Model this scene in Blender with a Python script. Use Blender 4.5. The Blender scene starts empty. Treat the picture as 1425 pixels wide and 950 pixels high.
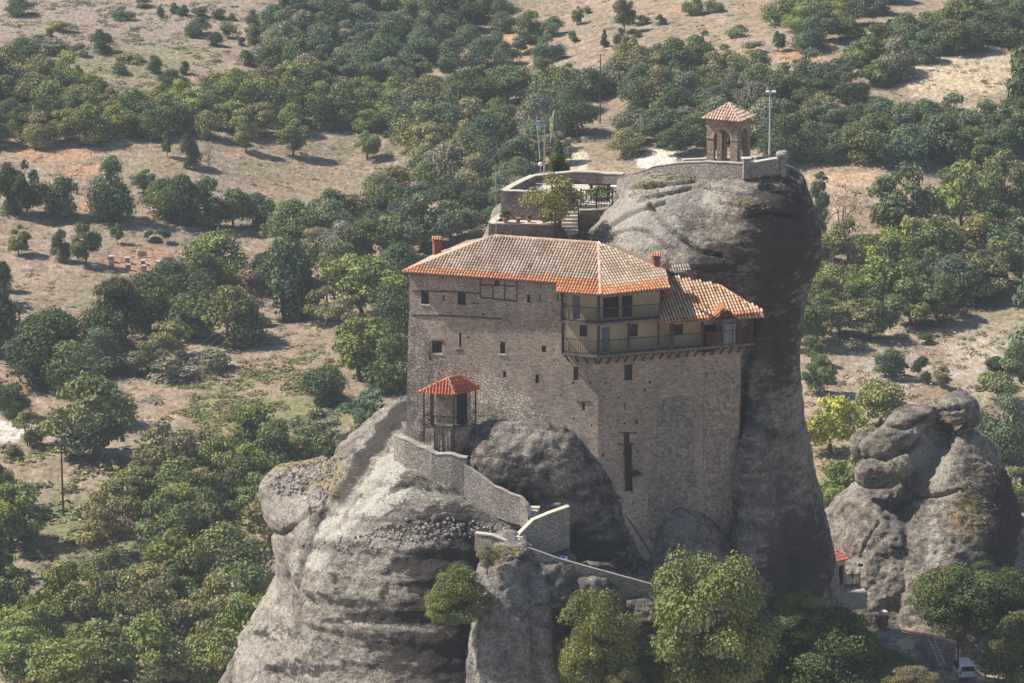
import bpy, bmesh, math, random
import numpy as np
from mathutils import Vector, noise, Matrix
R = math.radians
rng = random.Random(7)
S = bpy.context.scene
COL = S.collection

# ------------------------------------------------------------------ camera and projection
PITCH = R(14.0); FPX = 5270.0; CZ = 150.0
CO, SI = math.cos(PITCH), math.sin(PITCH)
cam_d = bpy.data.cameras.new('camera'); cam = bpy.data.objects.new('camera', cam_d); COL.objects.link(cam)
cam.location = (0, 0, CZ); cam.rotation_euler = (math.pi/2 - PITCH, 0, 0)
cam_d.sensor_width = 36; cam_d.lens = 36*FPX/1425; cam_d.clip_start = 1; cam_d.clip_end = 12000
S.camera = cam

def P(px, py, D):
    """world point whose horizontal distance along y is D and which shows at photo pixel px,py"""
    a = (px-712.5)/FPX; b = -(py-475)/FPX
    d = Vector((a, CO+b*SI, -SI+b*CO))
    return Vector((0, 0, CZ)) + d*(D/d.y)
def XA(px, D, z):
    t = D*CO-(z-CZ)*SI
    return (px-712.5)/FPX*t
def ZA(py, D):
    return P(712.5, py, D).z
def proj(v):
    x, y, z = v[0], v[1], v[2]-CZ
    t = y*CO-z*SI; u = y*SI+z*CO
    return 712.5+FPX*x/t, 475-FPX*u/t
def proj_np(co):
    x, y, z = co[:, 0], co[:, 1], co[:, 2]-CZ
    t = y*CO-z*SI; u = y*SI+z*CO
    return 712.5+FPX*x/t, 475-FPX*u/t
def smooth(a, b, v):
    t = min(1, max(0, (v-a)/(b-a))); return t*t*(3-2*t)

# ------------------------------------------------------------------ object helpers
def tag(o, label=None, cat=None, group=None, kind=None):
    if label: o['label'] = label
    if cat: o['category'] = cat
    if group: o['group'] = group
    if kind: o['kind'] = kind
    return o
def empty(name, loc, rz=0, label=None, cat=None, group=None):
    o = bpy.data.objects.new(name, None); COL.objects.link(o)
    o.location = loc; o.rotation_euler = (0, 0, rz); o.empty_display_size = .3
    return tag(o, label, cat, group)
KIDS = {}
def adopt(c, p):
    c.parent = p; KIDS.setdefault(p.name, []).append(c)
def copy_tree(o, parent=None):
    c = o.copy(); COL.objects.link(c)
    if parent: adopt(c, parent)
    for ch in KIDS.get(o.name, []):
        copy_tree(ch, c)
    return c

class MB:
    """collects faces; build() links them as one mesh object"""
    def __init__(s): s.v = []; s.f = []; s.c = []; s.m = []
    def face(s, pts, col=None, mi=0):
        i = len(s.v); s.v += [tuple(p) for p in pts]; s.f.append(tuple(range(i, i+len(pts)))); s.c.append(col or (1, 1, 1)); s.m.append(mi)
    def mesh(s, vs, fs, col=None, mi=0):
        i = len(s.v); s.v += [tuple(p) for p in vs]
        for f in fs: s.f.append(tuple(i+k for k in f)); s.c.append(col or (1, 1, 1)); s.m.append(mi)
    def box(s, c, sx, sy, sz, rz=0, col=None, mi=0, taper=1.0):
        """c = centre of the base"""
        ca, sa = math.cos(rz), math.sin(rz); vs = []
        for k, z in enumerate((0, sz)):
            t = taper if k else 1
            for x, y in ((-1, -1), (1, -1), (1, 1), (-1, 1)):
                X, Y = x*sx/2*t, y*sy/2*t
                vs.append((c[0]+X*ca-Y*sa, c[1]+X*sa+Y*ca, c[2]+z))
        s.mesh(vs, [(3, 2, 1, 0), (4, 5, 6, 7), (0, 1, 5, 4), (1, 2, 6, 5), (2, 3, 7, 6), (3, 0, 4, 7)], col, mi)
    def bar(s, a, b, w, h=None, col=None, mi=0, up=(0, 0, 1)):
        h = h or w; a = Vector(a); b = Vector(b); d = (b-a).normalized()
        u = Vector(up)
        if abs(d.dot(u)) > .98: u = Vector((0, 1, 0))
        r = d.cross(u).normalized(); u = r.cross(d)
        vs = [p+r*(w/2*x)+u*(h/2*y) for p in (a, b) for x, y in ((-1, -1), (1, -1), (1, 1), (-1, 1))]
        s.mesh(vs, [(0, 1, 2, 3), (7, 6, 5, 4), (4, 5, 1, 0), (5, 6, 2, 1), (6, 7, 3, 2), (7, 4, 0, 3)], col, mi)
    def tube(s, pts, rad, n=8, col=None, mi=0, cap=True):
        pts = [Vector(p) for p in pts]
        rad = rad if isinstance(rad, (list, tuple)) else [rad]*len(pts)
        vs = []; fs = []
        for i, p in enumerate(pts):
            d = (pts[min(i+1, len(pts)-1)]-pts[max(i-1, 0)]).normalized()
            u = Vector((0, 0, 1)) if abs(d.z) < .9 else Vector((1, 0, 0))
            r = d.cross(u).normalized(); u = r.cross(d)
            for k in range(n):
                a = 2*math.pi*k/n; vs.append(p+(r*math.cos(a)+u*math.sin(a))*rad[i])
        for i in range(len(pts)-1):
            for k in range(n):
                k2 = (k+1) % n; fs.append((i*n+k, i*n+k2, (i+1)*n+k2, (i+1)*n+k))
        if cap:
            fs.append(tuple(range(n))[::-1]); fs.append(tuple((len(pts)-1)*n+k for k in range(n)))
        s.mesh(vs, fs, col, mi)
    def prism(s, poly, z0, z1, col=None, mi=0):
        n = len(poly)
        vs = [(p[0], p[1], z0) for p in poly]+[(p[0], p[1], z1) for p in poly]
        fs = [tuple(range(n))[::-1], tuple(range(n, 2*n))]+[(k, (k+1) % n, n+(k+1) % n, n+k) for k in range(n)]
        s.mesh(vs, fs, col, mi)
    def build(s, name, mats, parent=None, smooth_=False, origin=None):
        me = bpy.data.meshes.new(name)
        off = Vector((0, 0, 0)); rot = 0
        if origin is not None: off = Vector(origin)
        if parent is not None:
            r = parent
            while r.parent: r = r.parent
            off = Vector(r.location); rot = r.rotation_euler.z
        vs = [Vector(p)-off for p in s.v]
        if rot:
            M = Matrix.Rotation(-rot, 3, 'Z'); vs = [M @ p for p in vs]
        me.from_pydata(vs, [], s.f)
        if not isinstance(mats, (list, tuple)): mats = [mats]
        for m in mats: me.materials.append(m)
        me.polygons.foreach_set('material_index', s.m)
        at = me.color_attributes.new('col', 'FLOAT_COLOR', 'CORNER')
        arr = np.ones((len(me.loops), 4), dtype=np.float32); cc = np.array(s.c, dtype=np.float32)
        tot = np.array([len(f) for f in s.f]); arr[:, :3] = np.repeat(cc, tot, axis=0)
        at.data.foreach_set('color', arr.ravel())
        if smooth_: me.shade_smooth()
        me.update()
        o = bpy.data.objects.new(name, me); COL.objects.link(o)
        if parent is not None: adopt(o, parent)
        elif origin is not None: o.location = off
        return o

# ------------------------------------------------------------------ material helpers
class NT:
    def __init__(s, name):
        s.mat = bpy.data.materials.new(name); s.mat.use_nodes = True
        s.t = s.mat.node_tree; s.n = s.t.nodes; s.n.clear()
        s.out = s.n.new('ShaderNodeOutputMaterial'); s.b = s.n.new('ShaderNodeBsdfPrincipled')
        s.t.links.new(s.b.outputs[0], s.out.inputs[0]); s.b.inputs['Specular IOR Level'].default_value = .25
        s.b.inputs['Roughness'].default_value = .85
    def new(s, typ, **kw):
        n = s.n.new(typ)
        for k, v in kw.items():
            if hasattr(n, k) and k not in n.inputs: setattr(n, k, v)
            else: s.set(n, k, v)
        return n
    def set(s, n, k, v):
        i = n.inputs[k]
        if isinstance(v, bpy.types.NodeSocket): s.t.links.new(v, i)
        else:
            if isinstance(v, tuple) and len(v) == 3 and i.type == 'RGBA': v = v+(1,)
            i.default_value = v
    def pos(s, sc=(1, 1, 1), rot=(0, 0, 0)):
        g = s.n.new('ShaderNodeNewGeometry')
        m = s.n.new('ShaderNodeMapping'); m.inputs['Scale'].default_value = sc; m.inputs['Rotation'].default_value = rot
        s.t.links.new(g.outputs['Position'], m.inputs['Vector']); return m.outputs[0]
    def noise(s, vec, scale, detail=4, rough=.55, dist=0):
        n = s.new('ShaderNodeTexNoise'); s.set(n, 'Vector', vec); s.set(n, 'Scale', scale); s.set(n, 'Detail', float(detail)); s.set(n, 'Roughness', rough); s.set(n, 'Distortion', float(dist))
        return n.outputs['Fac']
    def vor(s, vec, scale, feature='F1', out='Distance', rand=1.0):
        n = s.n.new('ShaderNodeTexVoronoi'); n.feature = feature; s.set(n, 'Vector', vec); s.set(n, 'Scale', scale); s.set(n, 'Randomness', rand)
        return n.outputs[out]
    def ramp(s, fac, stops, interp='LINEAR'):
        n = s.n.new('ShaderNodeValToRGB'); n.color_ramp.interpolation = interp
        e = n.color_ramp.elements
        while len(e) < len(stops): e.new(.5)
        for i, (p, c) in enumerate(stops):
            if not isinstance(c, (tuple, list)): c = (c, c, c)
            e[i].position = p; e[i].color = tuple(c)+(1,)
        s.t.links.new(fac, n.inputs[0]); return n.outputs[0]
    def mix(s, fac, a, b, mode='MIX'):
        n = s.n.new('ShaderNodeMix'); n.data_type = 'RGBA'; n.blend_type = mode; n.clamp_factor = True
        for sock, v in ((n.inputs[0], fac), (n.inputs[6], a), (n.inputs[7], b)):
            if isinstance(v, bpy.types.NodeSocket): s.t.links.new(v, sock)
            elif isinstance(v, tuple): sock.default_value = v+(1,) if len(v) == 3 else v
            else: sock.default_value = v
        return n.outputs[2]
    def math(s, op, a, b=0.0, c=0.0):
        n = s.n.new('ShaderNodeMath'); n.operation = op
        for sock, v in zip(n.inputs, (a, b, c)):
            if isinstance(v, bpy.types.NodeSocket): s.t.links.new(v, sock)
            else: sock.default_value = v
        return n.outputs[0]
    def attr(s, name, out='Color'):
        n = s.n.new('ShaderNodeAttribute'); n.attribute_name = name; return n.outputs[out]
    def objcol(s):
        return s.n.new('ShaderNodeObjectInfo').outputs['Color']
    def objrand(s):
        return s.n.new('ShaderNodeObjectInfo').outputs['Random']
    def bump(s, h, strength, dist, prev=None):
        n = s.n.new('ShaderNodeBump'); n.inputs['Strength'].default_value = strength; n.inputs['Distance'].default_value = dist
        s.t.links.new(h, n.inputs['Height'])
        if prev is not None: s.t.links.new(prev, n.inputs['Normal'])
        s.t.links.new(n.outputs[0], s.b.inputs['Normal']); return n.outputs[0]
    def col(s, c): s.set(s.b, 'Base Color', c); return s.mat

def plain(name, c, rough=.8, metal=0.0, var=.12, sc=3.0):
    t = NT(name); n = t.noise(t.pos(), sc, 4)
    k = t.ramp(n, [(.25, tuple(max(0, x*(1-var*1.5)) for x in c)), (.75, tuple(min(1, x*(1+var)) for x in c))])
    t.b.inputs['Roughness'].default_value = rough; t.b.inputs['Metallic'].default_value = metal
    return t.col(k)

# rock: grey conglomerate with pebble beds, dark water streaks and per-vertex marks
def rock_mat(name, light=(.35, .305, .25), mid=(.20, .168, .14), dark=(.058, .047, .041), strata=1.0, darkbias=0.0, painted=True):
    t = NT(name)
    big = t.noise(t.pos(), .16, 5, .6)
    med = t.noise(t.pos((1, 1, 1.6)), .7, 6, .65)
    bed = t.noise(t.pos((.12, .12, 1.0)), .75, 5, .7, .6)
    strk = t.noise(t.pos((1.0, 1.0, .18)), .9, 5, .65, .5)
    f = t.math('ADD', t.math('MULTIPLY', bed, .5*strata), t.math('MULTIPLY', med, .5+.3*(1-strata)))
    f = t.math('ADD', f, t.math('MULTIPLY', big, .3))
    f = t.math('ADD', f, t.math('MULTIPLY', strk, .25))
    f = t.math('MULTIPLY_ADD', t.math('ADD', f, -.78-darkbias), 1.9, .5)
    c = t.ramp(f, [(.18, dark), (.38, mid), (.58, light), (.85, tuple(x*1.2 for x in light))])
    peb = t.vor(t.pos(), 3.2, 'F1', 'Color')
    pd = t.vor(t.pos(), 3.2)
    pk = t.ramp(pd, [(.12, 1.0), (.34, 0.0)])
    sep = t.n.new('ShaderNodeSeparateColor'); t.t.links.new(peb, sep.inputs[0])
    pm = t.math('MULTIPLY', pk, t.math('GREATER_THAN', sep.outputs[0], .62))
    pcol = t.ramp(sep.outputs[1], [(0.0, (.07, .065, .065)), (.5, (.25, .22, .2)), (1.0, (.5, .47, .43))])
    c = t.mix(t.math('MULTIPLY', pm, .55), c, pcol)
    gr = t.noise(t.pos(), 6.0, 5, .7)
    c = t.mix(.8, c, t.ramp(gr, [(.34, .40), (.66, 1.6)]), 'MULTIPLY')
    sp = t.noise(t.pos(), 2.6, 8, .75)
    c = t.mix(.85, c, t.ramp(sp, [(.36, .5), (.60, 1.3)]), 'MULTIPLY')
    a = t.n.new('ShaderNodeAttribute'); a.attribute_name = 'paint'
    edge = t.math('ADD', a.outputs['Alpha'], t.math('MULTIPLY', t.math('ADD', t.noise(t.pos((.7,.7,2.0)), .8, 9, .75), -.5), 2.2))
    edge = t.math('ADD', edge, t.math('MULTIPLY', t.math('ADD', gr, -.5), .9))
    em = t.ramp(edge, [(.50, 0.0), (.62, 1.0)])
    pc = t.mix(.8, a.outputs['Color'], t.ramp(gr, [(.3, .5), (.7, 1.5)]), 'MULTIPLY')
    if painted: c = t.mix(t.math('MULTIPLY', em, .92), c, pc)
    t.b.inputs['Roughness'].default_value = .95
    b1 = t.bump(t.noise(t.pos(), 1.3, 8, .75), 1.0, .5)
    b2 = t.bump(pm, .8, .14, b1)
    t.bump(gr, .8, .14, b2)
    return t.col(c)

def stone_mat(name, c1, c2, scale=3.2, squash=1.9, mortar=.5, bump=.6, big=(.8, 1.15)):
    """rubble masonry: flattened cells with lighter or darker stones and recessed joints"""
    t = NT(name)
    v = t.pos((1, 1, squash))
    w = t.noise(t.pos(), 2.0, 3); wv = t.n.new('ShaderNodeVectorMath'); wv.operation = 'ADD'
    cmb = t.n.new('ShaderNodeCombineXYZ'); wm = t.math('MULTIPLY', w, .3)
    for i in range(3): t.t.links.new(wm, cmb.inputs[i])
    t.t.links.new(v, wv.inputs[0]); t.t.links.new(cmb.outputs[0], wv.inputs[1])
    cell = t.vor(wv.outputs[0], scale, 'F1', 'Color'); ed = t.vor(wv.outputs[0], scale, 'DISTANCE_TO_EDGE')
    sep = t.n.new('ShaderNodeSeparateColor'); t.t.links.new(cell, sep.inputs[0])
    c = t.mix(sep.outputs[0], c1, c2)
    c = t.mix(t.math('MULTIPLY', t.math('GREATER_THAN', sep.outputs[1], .88), .6), c, tuple(x*.45 for x in c1))
    j = t.ramp(ed, [(.0, 0.0), (.10, 1.0)])
    c = t.mix(t.math('MULTIPLY', t.math('SUBTRACT', 1.0, j), mortar), c, tuple(x*1.0 for x in ((c1[0]+c2[0])*.33, (c1[1]+c2[1])*.33, (c1[2]+c2[2])*.33)))
    bg = t.noise(t.pos((1, 1, .7)), .35, 5, .6)
    c = t.mix(1.0, c, t.ramp(bg, [(.3, big[0]), (.7, big[1])]), 'MULTIPLY')
    g = t.noise(t.pos(), 9, 4, .7)
    c = t.mix(.5, c, t.ramp(g, [(.3, .6), (.7, 1.35)]), 'MULTIPLY')
    a = t.n.new('ShaderNodeAttribute'); a.attribute_name = 'col'
    c = t.mix(1.0, c, a.outputs['Color'], 'MULTIPLY')
    t.b.inputs['Roughness'].default_value = .92
    b1 = t.bump(j, bump, .06); b2 = t.bump(sep.outputs[2], bump*.8, .08, b1); t.bump(g, bump*.5, .03, b2)
    return t.col(c)

M = {}
M['rock'] = rock_mat('rock_grey')
M['rock_strata'] = rock_mat('rock_strata', light=(.39, .345, .285), mid=(.22, .188, .158), dark=(.05, .043, .04), strata=1.3, darkbias=.02)
M['rock_dark'] = rock_mat('rock_dark', light=(.33, .285, .24), mid=(.20, .172, .148), dark=(.075, .065, .058), strata=.3, darkbias=.0)
M['rock_tan'] = rock_mat('rock_tan', light=(.33, .275, .225), mid=(.235, .195, .165), dark=(.12, .10, .09), strata=.2, darkbias=-.05)
M['rock_pale'] = rock_mat('rock_pale', light=(.33, .30, .265), mid=(.22, .20, .18), dark=(.09, .083, .08), strata=.3, darkbias=-.06)
M['wall'] = stone_mat('masonry_wall', (.51, .405, .32), (.36, .285, .23), 3.4, 2.0, .3, .8, big=(.70, 1.22))
M['parapet'] = stone_mat('masonry_parapet', (.44, .38, .32), (.29, .25, .225), 3.6, 1.4, .4, 1.0)
M['rubble'] = stone_mat('rubble_sun_bulge', (.50, .42, .34), (.35, .29, .24), 3.3, 1.4, .5, 1.4)
M['cap'] = plain('cement_coping', (.50, .455, .37), .9, var=.15)
M['dark_void'] = plain('dark_interior', (.02, .022, .028), .6)
M['wood'] = plain('dark_timber', (.07, .048, .042), .7, var=.3)
M['wood_red'] = plain('reddish_timber', (.12, .055, .04), .7, var=.3)
M['plaster'] = plain('cream_plaster', (.44, .345, .22), .9, var=.1, sc=1.5)

# ------------------------------------------------------------------ light
SUN_AZ, SUN_EL = R(7.0), R(50.0)   # from the left and a little behind the scene
sd = Vector((-math.cos(SUN_AZ)*math.cos(SUN_EL), math.sin(SUN_AZ)*math.cos(SUN_EL), math.sin(SUN_EL)))
ld = bpy.data.lights.new('sun', 'SUN'); ld.energy = 5.0; ld.angle = R(.53); ld.color = (1, .93, .82)
lo = bpy.data.objects.new('sun', ld); COL.objects.link(lo); lo.location = (-100, 300, 400)
lo.rotation_euler = sd.to_track_quat('Z', 'Y').to_euler()
w = bpy.data.worlds.new('World'); S.world = w; w.use_nodes = True
nt = w.node_tree; bg = nt.nodes['Background']; sky = nt.nodes.new('ShaderNodeTexSky'); sky.sky_type = 'NISHITA'; sky.sun_disc = False
sky.sun_elevation = SUN_EL; sky.sun_rotation = math.atan2(sd.x, sd.y); sky.air_density = 1.0; sky.dust_density = .5; sky.ozone_density = 3.0
nt.links.new(sky.outputs[0], bg.inputs[0]); bg.inputs[1].default_value = .085
S.view_settings.view_transform = 'Standard'; S.view_settings.look = 'None'; S.view_settings.exposure = 0.62; S.view_settings.gamma = 1
S.cycles.use_denoising = True; S.cycles.max_bounces = 6; S.cycles.diffuse_bounces = 3; S.cycles.glossy_bounces = 2; S.cycles.transmission_bounces = 3; S.cycles.volume_bounces = 1
S.cycles.transparent_max_bounces = 8
# ------------------------------------------------------------------ terrain
def gz(x, y):
    rel = -139.0+max(0, y-395)*.095
    n = noise.noise(Vector((x*.011, y*.011, 3.3)))*4.5+noise.noise(Vector((x*.03, y*.03, 9.1)))*1.6
    n *= smooth(360, 460, y)
    rel += n
    # gully on the upper left and a swell on the upper right
    rel -= 5*math.exp(-((x+30-(y-560)*.18)/26)**2)*smooth(500, 600, y)*(1-smooth(700, 800, y))
    rel += 7*math.exp(-((x-80)/45)**2-((y-640)/55)**2)
    dx, dy = (x-40)/47, (y-318)/33
    e = dx**4+dy**4
    if e < 12:
        m = math.exp(-e)
        top = float(np.interp(x, [-20, 20, 26, 30, 34, 38, 60, 120], [-101, -102.6, -104, -106, -110.5, -112, -114, -118]))
        rel = rel*(1-m)+top*m
    rel += noise.noise(Vector((x*.2, y*.2, 1.0)))*.25
    return CZ+rel
def ground_pt(px, py, dmin=372):
    D = dmin; last = None
    while D < 3000:
        p = P(px, py, D)
        if p.z < gz(p.x, p.y):
            a, b = D-2.0, D
            for _ in range(12):
                m = (a+b)/2; q = P(px, py, m)
                if q.z < gz(q.x, q.y): b = m
                else: a = m
            q = P(px, py, b); return Vector((q.x, q.y, gz(q.x, q.y)))
        D += 2.0
    return P(px, py, 3000)

def axis(lo, hi, st, far, ratio=1.35):
    a = list(np.arange(lo, hi+.01, st)); s = st*2
    while a[-1] < far[1]: a.append(a[-1]+s); s *= ratio
    s = st*2
    while a[0] > far[0]: a.insert(0, a[0]-s); s *= ratio
    return a
gxs = axis(-112, 112, 1.1, (-1500, 1500)); gys = axis(284, 810, 1.25, (-300, 3200))
gv = [(x, y, gz(x, y)) for y in gys for x in gxs]
nx = len(gxs); gf = [(j*nx+i, j*nx+i+1, (j+1)*nx+i+1, (j+1)*nx+i) for j in range(len(gys)-1) for i in range(nx-1)]
me = bpy.data.meshes.new('ground'); me.from_pydata(gv, [], gf); me.shade_smooth()
ground = bpy.data.objects.new('ground', me); COL.objects.link(ground); tag(ground, kind='structure')
# soil regions: (px, py, rx, ry, colour, strength) standing where the photo shows them on the hillside
SOIL = [(610, 125, 30, 14, (.42, .20, .12), 1), (712, 62, 24, 18, (.48, .28, .15), 1), (70, 212, 60, 14, (.40, .24, .15), .8),
        (120, 238, 32, 10, (.42, .25, .15), .9), (125, 290, 14, 22, (.42, .23, .14), 1), (205, 305, 16, 8, (.42, .25, .16), .8),
        (190, 365, 55, 26, (.40, .24, .15), .7), (20, 545, 28, 14, (.44, .24, .13), .8), (745, 130, 16, 18, (.46, .30, .20), .8), (1110, 80, 40, 12, (.44, .27, .17), .8),
        (1270, 40, 70, 18, (.42, .30, .19), .8), (640, 235, 18, 10, (.35, .2, .13), .8), (370, 585, 90, 38, (.22, .21, .10), .8), (290, 560, 50, 30, (.24, .22, .12), .6),
        (450, 575, 60, 26, (.22, .21, .10), .8), (310, 620, 90, 20, (.33, .28, .15), .7), (1330, 95, 120, 40, (.50, .41, .28), .9), (1180, 250, 60, 12, (.47, .33, .22), .7),
        (1380, 500, 80, 60, (.45, .38, .30), .8), (1230, 520, 50, 40, (.42, .34, .28), .7), (190, 850, 120, 60, (.17, .13, .095), .8), (90, 40, 260, 60, (.285, .225, .18), .8),
        (200, 80, 120, 18, (.2, .21, .11), .6), (160, 100, 100, 12, (.21, .21, .10), .6), (350, 480, 70, 18, (.29, .225, .18), .8),
        (1170, 420, 80, 80, (.2, .19, .11), .7), (1330, 400, 120, 60, (.19, .17, .10), .8), (500, 200, 160, 60, (.17, .15, .09), .4), (100, 740, 160, 60, (.19, .18, .10), .8), (1350, 915, 45, 30, (.58, .47, .32), 1.1)]
PALE = [(985, 948, 50, 12, (.55, .45, .30), 1.2), (8, 600, 26, 14, (.62, .58, .52), 1.2), (800, 225, 16, 24, (.58, .49, .36), 1.2), (915, 222, 26, 14, (.68, .62, .52), 1.3)]
gco = np.array(gv); gpx, gpy = proj_np(gco)
farm = gco[:, 1] > 372
def paint_arr(px, py, lst, n):
    out = np.zeros((n, 4), dtype=np.float32)
    for it in lst:
        if len(it) == 4:      # a streak along a line: points, half width, colour, strength
            pts, wd, c, s = it; d = np.full(n, 1e9)
            for (x0, y0), (x1, y1) in zip(pts, pts[1:]):
                vx, vy = x1-x0, y1-y0; t = np.clip(((px-x0)*vx+(py-y0)*vy)/(vx*vx+vy*vy), 0, 1)
                d = np.minimum(d, np.hypot(px-x0-t*vx, py-y0-t*vy)/wd)
        else:
            (cx, cy, rx, ry, c, s) = it; d = np.sqrt(((px-cx)/rx)**2+((py-cy)/ry)**2)
        k = np.clip(1.45-d, 0, 1)*min(s, 1.0)
        k = np.clip(k*(1.0 if s <= 1 else s), 0, 1)
        a = out[:, 3]; na = np.maximum(a, k)
        w_ = np.where(k+a > 0, k/(k+a*(1-k)+1e-6), 0)[:, None]
        out[:, :3] = out[:, :3]*(1-w_)+np.array(c, dtype=np.float32)*w_
        out[:, 3] = na
    return out
def set_paint(me, arr):
    at = me.color_attributes.new('paint', 'FLOAT_COLOR', 'POINT'); at.data.foreach_set('color', arr.ravel().astype(np.float32))
ga = paint_arr(gpx, gpy, SOIL+PALE, len(gco))
near_only = ((gpx > 1290) & (gpy > 860)) | ((gpx > 900) & (gpx < 1050) & (gpy > 925))
ga[:, 3] = np.where((gco[:, 1] < 372) & ~near_only, 0, ga[:, 3])
set_paint(me, ga)
def ground_mat():
    t = NT('dry_hillside')
    a = t.noise(t.pos((1, .6, 1)), .045, 6, .6); b = t.noise(t.pos(), .35, 6, .65); c_ = t.noise(t.pos((1, .5, 1)), 1.6, 5, .7)
    c = t.ramp(b, [(.28, (.16, .125, .09)), (.45, (.275, .21, .155)), (.62, (.37, .283, .212)), (.8, (.45, .36, .27))])
    c = t.mix(t.ramp(a, [(.46, 0.0), (.62, .55)]), c, (.225, .19, .12))
    c = t.mix(t.math('MULTIPLY', t.ramp(t.noise(t.pos(), .12, 5, .7), [(.52, 0.0), (.64, 1.0)]), .5), c, (.42, .27, .18))
    at = t.n.new('ShaderNodeAttribute'); at.attribute_name = 'paint'
    e = t.math('ADD', at.outputs['Alpha'], t.math('MULTIPLY', t.math('ADD', t.noise(t.pos(), .22, 9, .78), -.5), 2.4))
    c = t.mix(t.ramp(e, [(.3, 0.0), (.6, .9)]), c, at.outputs['Color'])
    c = t.mix(.9, c, t.ramp(c_, [(.33, .5), (.66, 1.4)]), 'MULTIPLY')
    pm = t.ramp(t.noise(t.pos((1, .55, 1)), .9, 7, .75), [(.50, 0.0), (.60, 1.0)]); c = t.mix(t.math('MULTIPLY', pm, .45), c, (.19, .15, .10))
    sp = t.ramp(t.noise(t.pos((1, .6, 1)), 2.6, 3, .6), [(.60, 0.0), (.68, 1.0)])
    c = t.mix(t.math('MULTIPLY', sp, .45), c, (.12, .11, .07))
    t.b.inputs['Roughness'].default_value = 1.0; t.b.inputs['Specular IOR Level'].default_value = .05
    b1 = t.bump(b, .6, 1.0); t.bump(c_, .6, .3, b1)
    return t.col(c)
me.materials.append(ground_mat())

# ------------------------------------------------------------------ rocks
def ring(cx, cy, z, rx, ry, e=2.6, n=40, shear=0.0):
    o = []
    for k in range(n):
        a = 2*math.pi*k/n; ca, sa = math.cos(a), math.sin(a)
        x = math.copysign(abs(ca)**(2/e), ca)*rx; y = math.copysign(abs(sa)**(2/e), sa)*ry
        o.append((cx+x, cy+y+shear*x, z))
    return o
def loft(mb, rings, e=2.6, shear=0.0, n=40):
    """rings top to bottom: (py, xl, xr, Dfront, Dback)"""
    rs = []
    for r in rings:
        py, xl, xr, Df, Db = r[:5]
        z = ZA(py, Df); Dc = (Df+Db)/2
        x0, x1 = XA(xl, Dc, z), XA(xr, Dc, z)
        rs.append(ring((x0+x1)/2, Dc, z, (x1-x0)/2, (Db-Df)/2, e, n, shear))
    vs = [p for q in rs for p in q]; fs = []
    m = len(rs)
    for i in range(m-1):
        for k in range(n):
            k2 = (k+1) % n; fs.append((i*n+k, (i+1)*n+k, (i+1)*n+k2, i*n+k2))
    fs.append(tuple(range(n))); fs.append(tuple((m-1)*n+k for k in range(n))[::-1])
    mb.mesh(vs, fs)
def blob(mb, px, py, D, rx, ry, rz, rot=0, tilt=0, n=24):
    c = P(px, py, D); vs = []; fs = []; m = 14
    Mx = Matrix.Rotation(rot, 3, 'Z') @ Matrix.Rotation(tilt, 3, 'Y')
    for i in range(m+1):
        th = math.pi*i/m
        for k in range(n):
            a = 2*math.pi*k/n
            f_ = lambda v: math.copysign(abs(v)**.72, v)
            vs.append(c+Mx @ Vector((rx*f_(math.sin(th))*f_(math.cos(a)), ry*f_(math.sin(th))*f_(math.sin(a)), rz*f_(math.cos(th)))))
    for i in range(m):
        for k in range(n):
            k2 = (k+1) % n; fs.append((i*n+k, (i+1)*n+k, (i+1)*n+k2, i*n+k2))
    mb.mesh(vs, fs)
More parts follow.
